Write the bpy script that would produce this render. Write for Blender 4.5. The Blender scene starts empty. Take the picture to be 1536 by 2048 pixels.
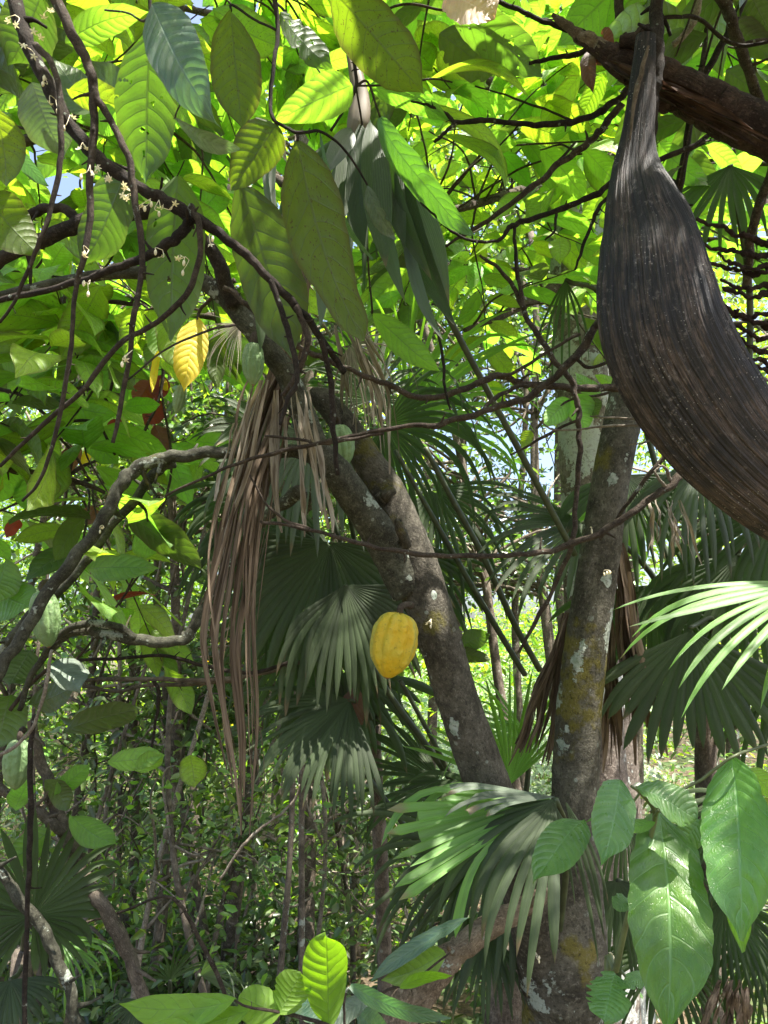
import bpy, math, random
import numpy as np
from mathutils import Vector

rng = np.random.default_rng(7)
random.seed(7)
sc = bpy.context.scene
COL = sc.collection
R = math.radians

# ------------------------------------------------------------------ camera
CAM = np.array([0.0, 0.0, 1.6])
PITCH = R(10.0)
F = 1480.0
FWD = np.array([0, math.cos(PITCH), math.sin(PITCH)])
RGT = np.array([1.0, 0, 0])
UPV = np.array([0, -math.sin(PITCH), math.cos(PITCH)])
DOWN = np.array([0, 0, -1.0])
GZ = -0.8          # level of the forest floor


def P(x, y, d):
    return CAM + d * (FWD + RGT * ((x - 768) / F) - UPV * ((y - 1024) / F))


def pix(p):
    v = np.asarray(p) - CAM
    d = v @ FWD
    return 768 + F * (v @ RGT) / d, 1024 - F * (v @ UPV) / d, d


def nrm(v):
    v = np.asarray(v, float)
    return v / (np.linalg.norm(v) + 1e-12)


cd = bpy.data.cameras.new('camera')
cam = bpy.data.objects.new('camera', cd)
COL.objects.link(cam)
cam.location = CAM
cam.rotation_euler = (math.pi / 2 + PITCH, 0, 0)
cd.sensor_fit = 'VERTICAL'
cd.sensor_height = 36.0
cd.lens = F / 2048 * 36.0
cd.clip_start = 0.05
cd.clip_end = 1000
sc.camera = cam

# ------------------------------------------------------------------ light
SUN_TO = nrm([0.28, -0.20, 0.94])
el = math.asin(SUN_TO[2])
world = bpy.data.worlds.new('World')
sc.world = world
world.use_nodes = True
wn = world.node_tree.nodes
sky = wn.new('ShaderNodeTexSky')
sky.sky_type = 'NISHITA'
sky.sun_disc = False
sky.sun_elevation = el
sky.sun_rotation = math.atan2(SUN_TO[0], SUN_TO[1])
sky.air_density = 0.8
sky.dust_density = 4.0
sky.ozone_density = 0.6
bg = wn['Background']
bg.inputs[1].default_value = 0.13
world.node_tree.links.new(sky.outputs[0], bg.inputs[0])
ld = bpy.data.lights.new('sun', 'SUN')
ld.energy = 5.0
ld.angle = R(0.53)
ld.color = (1.0, 0.95, 0.86)
sun = bpy.data.objects.new('sun', ld)
COL.objects.link(sun)
sun.rotation_euler = Vector((SUN_TO[0], SUN_TO[1], SUN_TO[2])).to_track_quat('Z', 'Y').to_euler()
sun.location = (0, 0, 20)
sc.view_settings.view_transform = 'Standard'
sc.view_settings.look = 'None'
sc.view_settings.exposure = 1.9
sc.view_settings.gamma = 1.0
sc.cycles.max_bounces = 12
sc.cycles.diffuse_bounces = 5
sc.cycles.glossy_bounces = 3
sc.cycles.transmission_bounces = 6
sc.cycles.transparent_max_bounces = 4
sc.cycles.use_denoising = True
sc.cycles.sample_clamp_indirect = 6.0
sc.cycles.caustics_reflective = False
sc.cycles.caustics_refractive = False


# ------------------------------------------------------------------ materials
class NT:
    def __init__(s, name):
        s.m = bpy.data.materials.new(name)
        s.m.use_nodes = True
        s.t = s.m.node_tree
        s.t.nodes.clear()

    def n(s, typ, ins=None, **props):
        nd = s.t.nodes.new(typ)
        for k, v in props.items():
            setattr(nd, k, v)
        for k, v in (ins or {}).items():
            s.put(nd, k, v)
        return nd

    def put(s, nd, k, v):
        if isinstance(v, bpy.types.NodeSocket):
            s.t.links.new(v, nd.inputs[k])
        elif isinstance(v, bpy.types.Node):
            s.t.links.new(v.outputs[0], nd.inputs[k])
        else:
            inp = nd.inputs[k]
            if inp.type == 'RGBA' and len(v) == 3:
                v = (*v, 1)
            inp.default_value = v

    def math(s, op, a, b=0.0, c=None):
        ins = {0: a, 1: b}
        if c is not None:
            ins[2] = c
        return s.n('ShaderNodeMath', ins, operation=op).outputs[0]

    def ramp(s, v, a, b, c=0.0, d=1.0):
        nd = s.n('ShaderNodeMapRange', {0: v, 1: a, 2: b, 3: c, 4: d}, interpolation_type='SMOOTHSTEP')
        return nd.outputs[0]

    def mix(s, f, a, b, blend='MIX'):
        nd = s.n('ShaderNodeMix', data_type='RGBA', blend_type=blend)
        s.put(nd, 0, f)
        s.put(nd, 6, a)
        s.put(nd, 7, b)
        return nd.outputs[2]

    def luv(s):
        a = s.n('ShaderNodeAttribute', attribute_name='luv')
        x = s.n('ShaderNodeSeparateXYZ', {0: a.outputs['Vector']})
        return x.outputs[0], x.outputs[1], x.outputs[2]

    def noise(s, scale, detail=4, rough=0.55, vec=None, w=0):
        nd = s.n('ShaderNodeTexNoise', {'Scale': scale, 'Detail': detail, 'Roughness': rough})
        s.put(nd, 'Vector', vec if vec is not None else s.obj())
        return nd.outputs[0]

    def obj(s):
        if not hasattr(s, '_o'):
            s._o = s.n('ShaderNodeTexCoord').outputs['Object']
        return s._o

    def vec(s, x, y, z):
        return s.n('ShaderNodeCombineXYZ', {0: x, 1: y, 2: z}).outputs[0]

    def out(s, sh):
        o = s.n('ShaderNodeOutputMaterial')
        s.t.links.new(sh.outputs[0] if isinstance(sh, bpy.types.Node) else sh, o.inputs[0])
        return s.m


def leaf_mat(name, top, under, trans, nv=11, mottle=0.0, rough=0.42, veinlight=0.5, spec=0.45, spotcol=(0.05, 0.035, 0.012), var=0.35, tr_dark=0.62, eaten=False):
    t = NT(name)
    s_, v_, r_ = t.luv()
    a = t.math('ABSOLUTE', s_)
    ph = t.math('MULTIPLY', t.math('SUBTRACT', v_, t.math('MULTIPLY', t.math('POWER', a, 1.5), 0.17)), t.math('MULTIPLY', t.math('ADD', .82, t.math('MULTIPLY', t.math('FRACT', t.math('MULTIPLY', r_, 3.37)), .36)), float(nv)))
    jit = t.noise(1.0, 1.5, 0.5, t.vec(t.math('MULTIPLY', t.math('SIGN', s_), 3.7), t.math('MULTIPLY', v_, 4.5), t.math('MULTIPLY', r_, 29.0)))
    ph = t.math('ADD', t.math('ADD', ph, t.math('MULTIPLY', jit, 1.5)), t.math('MULTIPLY', t.math('SIGN', s_), 0.23))
    d = t.math('PINGPONG', ph, 0.5)
    sec = t.ramp(d, 0.012, 0.075, 1.0, 0.0)
    mid = t.ramp(a, 0.016, 0.062, 1.0, 0.0)
    quilt = t.ramp(d, 0.0, 0.42, 0.0, 1.0)
    # fine cross venation between the side veins
    vv = t.vec(t.math('MULTIPLY', s_, 9.0), t.math('MULTIPLY', ph, 2.2), r_)
    vo = t.n('ShaderNodeTexVoronoi', {'Vector': vv, 'Scale': 2.2}, feature='DISTANCE_TO_EDGE')
    fine = t.ramp(vo.outputs[0], 0.0, 0.09, 1.0, 0.0)
    vein = t.math('MAXIMUM', t.math('MULTIPLY', sec, 0.85), mid)
    vall = t.math('MAXIMUM', vein, t.math('MULTIPLY', fine, 0.30))
    rv = t.vec(t.math('MULTIPLY', s_, 1.5), t.math('MULTIPLY', v_, 4.0), t.math('MULTIPLY', r_, 37.0))
    big = t.noise(1.2, 3, 0.6, rv)
    hs = t.n('ShaderNodeHueSaturation', {'Hue': t.ramp(r_, 0, 1, 0.5 - 0.028 * var, 0.5 + 0.028 * var), 'Saturation': 1.0,
                                         'Value': t.ramp(t.math('FRACT', t.math('MULTIPLY', r_, 7.31)), 0, 1, 1 - var * .6, 1 + var * .7)})
    light = tuple(min(1, c * 1.9 + 0.05) for c in top)
    face = t.n('ShaderNodeNewGeometry').outputs['Backfacing']
    base = t.mix(face, top, under)
    base = t.mix(t.ramp(big, 0.35, 0.7), base, tuple(c * 1.35 for c in under))
    base = t.mix(t.math('MULTIPLY', vall, veinlight), base, light)
    t.put(hs, 'Color', base)
    hs2 = t.n('ShaderNodeHueSaturation', {'Hue': hs.inputs['Hue'].links[0].from_socket, 'Value': hs.inputs['Value'].links[0].from_socket})
    tc = t.mix(t.ramp(big, 0.3, 0.75), trans, (trans[0] * 1.15, trans[1] * 1.12, trans[2] * .9))
    tc = t.mix(t.math('MULTIPLY', vall, tr_dark), tc, tuple(c * .22 for c in trans))
    t.put(hs2, 'Color', tc)
    col, tcol = hs.outputs[0], hs2.outputs[0]
    if mottle > 0:
        sv = t.vec(t.math('MULTIPLY', s_, 10.0), t.math('MULTIPLY', v_, 30.0), t.math('MULTIPLY', r_, 91.0))
        sp = t.noise(1.4, 3, 0.7, sv)
        spm = t.math('MULTIPLY', t.ramp(sp, 0.60, 0.66), mottle)
        edge = t.math('MULTIPLY', t.ramp(t.math('ADD', a, t.math('MULTIPLY', big, 0.5)), 0.95, 1.3), mottle * 0.7)
        spm = t.math('MAXIMUM', spm, edge)
        col = t.mix(spm, col, spotcol)
        tcol = t.mix(spm, tcol, spotcol)
    crk = t.noise(1.0, 4, 0.65, t.vec(t.math('MULTIPLY', s_, 5.0), t.math('MULTIPLY', v_, 14.0), t.math('MULTIPLY', r_, 71.0)))
    hgt = t.math('SUBTRACT', t.math('ADD', t.math('ADD', t.math('MULTIPLY', big, 0.5), t.math('MULTIPLY', quilt, 0.8)), t.math('MULTIPLY', crk, 0.15)), t.math('MULTIPLY', vall, 0.8))
    bump = t.n('ShaderNodeBump', {'Strength': 0.42, 'Distance': 0.0035, 'Height': hgt})
    dust = t.noise(3.0, 2, 0.5, rv)
    pr = t.n('ShaderNodeBsdfPrincipled', {'Base Color': col, 'Roughness': t.ramp(dust, 0.3, 0.75, rough - 0.08, rough + 0.2), 'Specular IOR Level': spec, 'Normal': bump.outputs[0]})
    tb = t.n('ShaderNodeBsdfTranslucent', {'Color': tcol, 'Normal': bump.outputs[0]})
    sh = t.n('ShaderNodeAddShader', {0: pr.outputs[0], 1: tb.outputs[0]})
    if eaten:
        hn = t.noise(1.0, 2.5, 0.5, t.vec(t.math('MULTIPLY', s_, 3.2), t.math('MULTIPLY', v_, 9.0), t.math('MULTIPLY', r_, 63.0)))
        hm = t.ramp(t.math('SUBTRACT', hn, t.math('MULTIPLY', vein, 0.03)), 0.655, 0.66)
        sh = t.n('ShaderNodeMixShader', {0: hm, 1: sh, 2: t.n('ShaderNodeBsdfTransparent').outputs[0]})
    return t.out(sh)


def palm_mat(name, top, under, trans, rough=0.38, spec=0.5, lines=14.0, dead=0.0, tip=(0.10, 0.07, 0.04)):
    t = NT(name)
    s_, v_, r_ = t.luv()
    ln = t.math('PINGPONG', t.math('MULTIPLY', s_, lines * .5), 0.5)
    line = t.ramp(ln, 0.0, 0.25, 1.0, 0.0)
    st = t.noise(1.0, 5, 0.65, t.vec(t.math('MULTIPLY', s_, 5.0), t.math('MULTIPLY', v_, 2.5), t.math('MULTIPLY', r_, 57.0)))
    face = t.n('ShaderNodeNewGeometry').outputs['Backfacing']
    base = t.mix(face, top, under)
    base = t.mix(t.ramp(st, 0.35, 0.7), base, tuple(c * 1.7 for c in top))
    base = t.mix(t.math('MULTIPLY', line, 0.35), base, tuple(c * .5 for c in top))
    if dead:
        base = t.mix(t.ramp(t.noise(1.0, 3, 0.6, t.vec(t.math('MULTIPLY', s_, 1.2), t.math('MULTIPLY', v_, 5.0), t.math('MULTIPLY', r_, 33.0))), .4, .7), base, tip)
    else:
        base = t.mix(t.ramp(t.math('ADD', t.math('SUBTRACT', v_, t.math('MULTIPLY', t.math('FRACT', t.math('MULTIPLY', r_, 5.31)), .22)), t.math('MULTIPLY', st, 0.2)), 0.96, 1.02), base, tip)
        # pale dust and algae flecks on the blade
        fl = t.noise(1.0, 4, 0.75, t.vec(t.math('MULTIPLY', s_, 14.0), t.math('MULTIPLY', v_, 30.0), t.math('MULTIPLY', r_, 77.0)))
        base = t.mix(t.math('MULTIPLY', t.ramp(fl, 0.56, 0.7), 0.3), base, (0.16, 0.18, 0.15))
    hs = t.n('ShaderNodeHueSaturation', {'Value': t.ramp(r_, 0, 1, 0.7, 1.3), 'Color': base})
    tc = t.mix(t.math('MULTIPLY', line, 0.6), trans, tuple(c * .35 for c in trans))
    bump = t.n('ShaderNodeBump', {'Strength': 0.4, 'Distance': 0.002, 'Height': t.math('SUBTRACT', t.math('MULTIPLY', st, .5), line)})
    pr = t.n('ShaderNodeBsdfPrincipled', {'Base Color': hs.outputs[0], 'Roughness': t.ramp(st, .3, .7, rough, rough + .2), 'Specular IOR Level': spec, 'Normal': bump.outputs[0]})
    tb = t.n('ShaderNodeBsdfTranslucent', {'Color': tc, 'Normal': bump.outputs[0]})
    return t.out(t.n('ShaderNodeAddShader', {0: pr.outputs[0], 1: tb.outputs[0]}))


def small_leaf_mat(name, col, trans, rough=0.4, var=0.5):
    t = NT(name)
    s_, v_, r_ = t.luv()
    f2 = t.math('FRACT', t.math('MULTIPLY', r_, 13.7))
    hs = t.n('ShaderNodeHueSaturation', {'Hue': t.ramp(f2, 0, 1, 0.475, 0.515), 'Value': t.ramp(r_, 0, 1, 1 - var, 1 + var), 'Color': col})
    hs2 = t.n('ShaderNodeHueSaturation', {'Hue': t.ramp(f2, 0, 1, 0.475, 0.515), 'Value': t.ramp(r_, 0, 1, 1 - var, 1 + var), 'Color': trans})
    pr = t.n('ShaderNodeBsdfPrincipled', {'Base Color': hs.outputs[0], 'Roughness': rough, 'Specular IOR Level': 0.5})
    tb = t.n('ShaderNodeBsdfTranslucent', {'Color': hs2.outputs[0]})
    return t.out(t.n('ShaderNodeAddShader', {0: pr.outputs[0], 1: tb.outputs[0]}))


def bark_mat(name, c1, c2, lichen=0.0, moss=0.0, scale=1.0, crack=0.5, lcol=(0.36, 0.40, 0.34), mcol=(0.13, 0.115, 0.02), rough=0.85, bumpd=0.010, fibre=False, patches=()):
    t = NT(name)
    o = t.obj()
    n1 = t.noise(9 * scale, 5, 0.65)
    n2 = t.noise(38 * scale, 6, 0.7)
    a, l, r_ = t.luv()
    fa, fl = (16.0, 6.0) if fibre else (3.0, 42.0)
    cr = t.noise(1.0, 5, 0.7, t.vec(t.math('MULTIPLY', t.math('SINE', t.math('MULTIPLY', a, 6.2832)), fa), t.math('MULTIPLY', l, fl * scale), t.math('MULTIPLY', t.math('COSINE', t.math('MULTIPLY', a, 6.2832)), fa)))
    col = t.mix(t.ramp(n1, 0.35, 0.68), c1, c2)
    col = t.mix(t.math('MULTIPLY', t.ramp(n2, 0.5, 0.72), 0.75), col, tuple(c * .35 for c in c1))
    col = t.mix(t.math('MULTIPLY', t.ramp(n2, 0.5, 0.3), 0.55), col, tuple(min(1, c * 1.7 + .02) for c in c2))
    col = t.mix(t.math('MULTIPLY', t.ramp(cr, 0.55, 0.7), crack), col, tuple(c * .4 for c in c1))
    if moss:
        mo = t.math('ADD', t.math('MULTIPLY', t.noise(5.5 * scale, 3, 0.6, t.n('ShaderNodeMapping', {0: o, 1: (3.1, 1.7, 0.4)}).outputs[0]), 0.8), t.math('MULTIPLY', n2, 0.2))
        col = t.mix(t.math('MULTIPLY', t.ramp(mo, 0.66 - .2 * moss, 0.72 - .2 * moss), 0.75), col, mcol)
    n3 = t.noise(1.0, 5, 0.75, t.vec(t.math('MULTIPLY', t.math('SINE', t.math('MULTIPLY', a, 6.2832)), 9.0), t.math('MULTIPLY', l, 110.0 * scale), t.math('MULTIPLY', t.math('COSINE', t.math('MULTIPLY', a, 6.2832)), 9.0)))
    col = t.mix(t.math('MULTIPLY', t.ramp(n3, .54, .64), .7), col, tuple(c * .3 for c in c1))
    col = t.mix(t.math('MULTIPLY', t.ramp(n3, .44, .36), .5), col, tuple(min(1, c * 1.8 + .03) for c in c2))
    h = t.math('ADD', t.math('ADD', t.math('MULTIPLY', n2, 0.8), t.math('MULTIPLY', n3, -0.5)), t.math('MULTIPLY', cr, -0.5 * crack))
    if lichen:
        # sharp-edged flat lichen crusts, broken up inside by a fine noise
        li = t.math('ADD', t.math('MULTIPLY', t.noise(7.5 * scale, 4, 0.6, t.n('ShaderNodeMapping', {0: o, 1: (7.3, 2.2, 5.4)}).outputs[0]), 0.78), t.math('MULTIPLY', t.noise(70 * scale, 4, 0.7), 0.22))
        lm = t.ramp(li, 0.70 - .2 * lichen, 0.715 - .2 * lichen)
        sm = t.n('ShaderNodeTexVoronoi', {'Vector': o, 'Scale': 26 * scale})
        dots = t.math('MULTIPLY', t.ramp(sm.outputs['Distance'], 0.10 + .1 * lichen, 0.16 + .1 * lichen, 1, 0), t.ramp(n1, .48, .6))
        lm = t.math('MAXIMUM', lm, t.math('MULTIPLY', dots, 0.6))
        lm = t.math('MULTIPLY', lm, t.ramp(t.noise(120 * scale, 3, .7), .36, .5, .45, .95))
        col = t.mix(lm, col, lcol)
        h = t.math('ADD', h, t.math('MULTIPLY', lm, .25))
    for (pp, rad) in patches:
        dv = t.n('ShaderNodeVectorMath', {0: o, 1: tuple(float(v) for v in pp)}, operation='SUBTRACT')
        ds_ = t.n('ShaderNodeVectorMath', {0: t.n('ShaderNodeVectorMath', {0: dv.outputs[0], 1: (1, 1, .62)}, operation='MULTIPLY').outputs[0]}, operation='LENGTH').outputs['Value']
        dd = t.math('ADD', ds_, t.math('MULTIPLY', t.math('SUBTRACT', t.noise(34 * scale, 5, .65), .5), rad * 2.2))
        pm = t.math('MULTIPLY', t.ramp(dd, rad, rad * .9, 0, 1), t.ramp(t.noise(150, 4, .75), .34, .48, .35, .95))
        col = t.mix(pm, col, t.mix(t.ramp(t.noise(60, 3), .4, .6), (.30, .36, .29), (.44, .48, .42)))
        h = t.math('ADD', h, t.math('MULTIPLY', pm, .35))
    bump = t.n('ShaderNodeBump', {'Strength': 0.85, 'Distance': bumpd, 'Height': h})
    return t.out(t.n('ShaderNodeBsdfPrincipled', {'Base Color': col, 'Roughness': rough, 'Specular IOR Level': 0.25, 'Normal': bump.outputs[0]}))


def spathe_mat():
    t = NT('weathered_spathe_wood')
    a, l, r_ = t.luv()
    st = t.noise(1.0, 6, 0.72, t.vec(t.math('MULTIPLY', a, 105.0), t.math('MULTIPLY', l, 6.0), 0.0))
    st2 = t.noise(1.0, 6, 0.78, t.vec(t.math('MULTIPLY', a, 260.0), t.math('MULTIPLY', l, 34.0), 3.0))
    big = t.noise(1.0, 5, 0.62, t.vec(t.math('MULTIPLY', a, 13.0), t.math('MULTIPLY', l, 5.5), 7.0))
    col = t.mix(t.ramp(st, 0.44, 0.58), (0.008, 0.007, 0.007), (0.060, 0.044, 0.035))
    col = t.mix(t.ramp(big, 0.46, 0.58), col, t.mix(t.ramp(st2, .42, .60), (0.022, 0.016, 0.014), (0.115, 0.082, 0.066)))
    col = t.mix(t.math('MULTIPLY', t.ramp(big, .53, .42), .9), col, (0.010, 0.009, 0.011))
    col = t.mix(t.math('MULTIPLY', t.ramp(st2, 0.56, 0.66), t.ramp(st, .45, .6, .1, .6)), col, (0.24, 0.20, 0.175))
    col = t.mix(t.math('MULTIPLY', t.ramp(st2, 0.46, 0.38), .85), col, (0.007, 0.006, 0.006))
    # brown fibre toward the lower end
    col = t.mix(t.math('MULTIPLY', t.ramp(l, .60, .95), t.ramp(st2, .44, .58, .1, .5)), col, (0.15, 0.092, 0.062))
    # weathering that ignores the grain: sooty mould and grey powdery patches
    iso = t.noise(17, 5, .7)
    iso2 = t.noise(85, 5, .78)
    col = t.mix(t.math('MULTIPLY', t.ramp(iso, .52, .62), .75), col, (0.009, 0.008, 0.009))
    col = t.mix(t.math('MULTIPLY', t.math('MULTIPLY', t.ramp(iso2, .53, .63), t.ramp(iso, .53, .42)), .6), col, (0.21, 0.185, 0.17))
    crk = t.noise(1.0, 3, .6, t.vec(t.math('MULTIPLY', a, 48.0), t.math('MULTIPLY', l, 3.0), 11.0))
    col = t.mix(t.ramp(t.math('ABSOLUTE', t.math('SUBTRACT', crk, .5)), .0, .012, 1, 0), col, (0.004, 0.004, 0.004))
    # pale specks
    vo = t.n('ShaderNodeTexVoronoi', {'Vector': t.obj(), 'Scale': 150.0})
    sp = t.math('MULTIPLY', t.ramp(t.math('ADD', vo.outputs['Distance'], t.math('MULTIPLY', t.noise(300, 2), .25)), 0.24, 0.30, 1, 0), t.ramp(t.noise(11, 4, .7), 0.50, 0.60))
    col = t.mix(t.math('MULTIPLY', sp, .8), col, (0.42, 0.40, 0.36))
    bump = t.n('ShaderNodeBump', {'Strength': 0.8, 'Distance': 0.005, 'Height': t.math('ADD', st, t.math('MULTIPLY', st2, .6))})
    return t.out(t.n('ShaderNodeBsdfPrincipled', {'Base Color': col, 'Roughness': t.ramp(st2, .3, .7, .38, .62), 'Specular IOR Level': 0.5, 'Normal': bump.outputs[0]}))


def pod_mat(name, c1, c2, c3, dots=(0.10, 0.09, 0.01)):
    t = NT(name)
    a, l, r_ = t.luv()
    n1 = t.noise(16, 4, 0.6)
    n2 = t.noise(85, 5, 0.7)
    col = t.mix(t.ramp(n1, 0.40, 0.62), c1, c2)
    col = t.mix(t.math('MULTIPLY', t.ramp(r_, 0.45, 0.95), t.ramp(n2, .3, .6, .35, .8)), col, c3)       # greener ridge crowns / furrows
    col = t.mix(t.math('MULTIPLY', t.ramp(n2, 0.56, 0.68), .45), col, dots)
    vo = t.n('ShaderNodeTexVoronoi', {'Vector': t.obj(), 'Scale': 70.0})
    col = t.mix(t.math('MULTIPLY', t.ramp(vo.outputs['Distance'], 0.06, 0.11, 1, 0), t.ramp(n1, .5, .55)), col, (0.05, 0.035, 0.012))
    col = t.mix(t.ramp(l, 0.965, 0.99), col, (0.22, 0.10, 0.06))
    bump = t.n('ShaderNodeBump', {'Strength': 0.7, 'Distance': 0.006, 'Height': t.math('ADD', n2, t.math('MULTIPLY', t.noise(45, 3), 1.6))})
    return t.out(t.n('ShaderNodeBsdfPrincipled', {'Base Color': col, 'Roughness': 0.5, 'Specular IOR Level': 0.35, 'Subsurface Weight': 0.05, 'Subsurface Radius': (.01, .008, .002), 'Normal': bump.outputs[0]}))


def plain_mat(name, col, rough=0.7, var=0.3, scale=30, trans=None):
    t = NT(name)
    c = t.mix(t.ramp(t.noise(scale, 4), .35, .65), tuple(x * (1 - var) for x in col), tuple(min(1, x * (1 + var)) for x in col))
    pr = t.n('ShaderNodeBsdfPrincipled', {'Base Color': c, 'Roughness': rough})
    if trans:
        tb = t.n('ShaderNodeBsdfTranslucent', {'Color': trans})
        return t.out(t.n('ShaderNodeAddShader', {0: pr.outputs[0], 1: tb.outputs[0]}))
    return t.out(pr)


def ground_mat():
    t = NT('leaf_litter_soil')
    n1 = t.noise(1.2, 5)
    n2 = t.noise(14, 6, .7)
    col = t.mix(t.ramp(n2, .35, .65), (0.035, 0.024, 0.014), (0.14, 0.10, 0.06))
    col = t.mix(t.ramp(n1, .5, .62), col, (0.05, 0.085, 0.02))
    bump = t.n('ShaderNodeBump', {'Strength': .8, 'Distance': .03, 'Height': n2})
    return t.out(t.n('ShaderNodeBsdfPrincipled', {'Base Color': col, 'Roughness': .95, 'Normal': bump.outputs[0]}))


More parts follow.
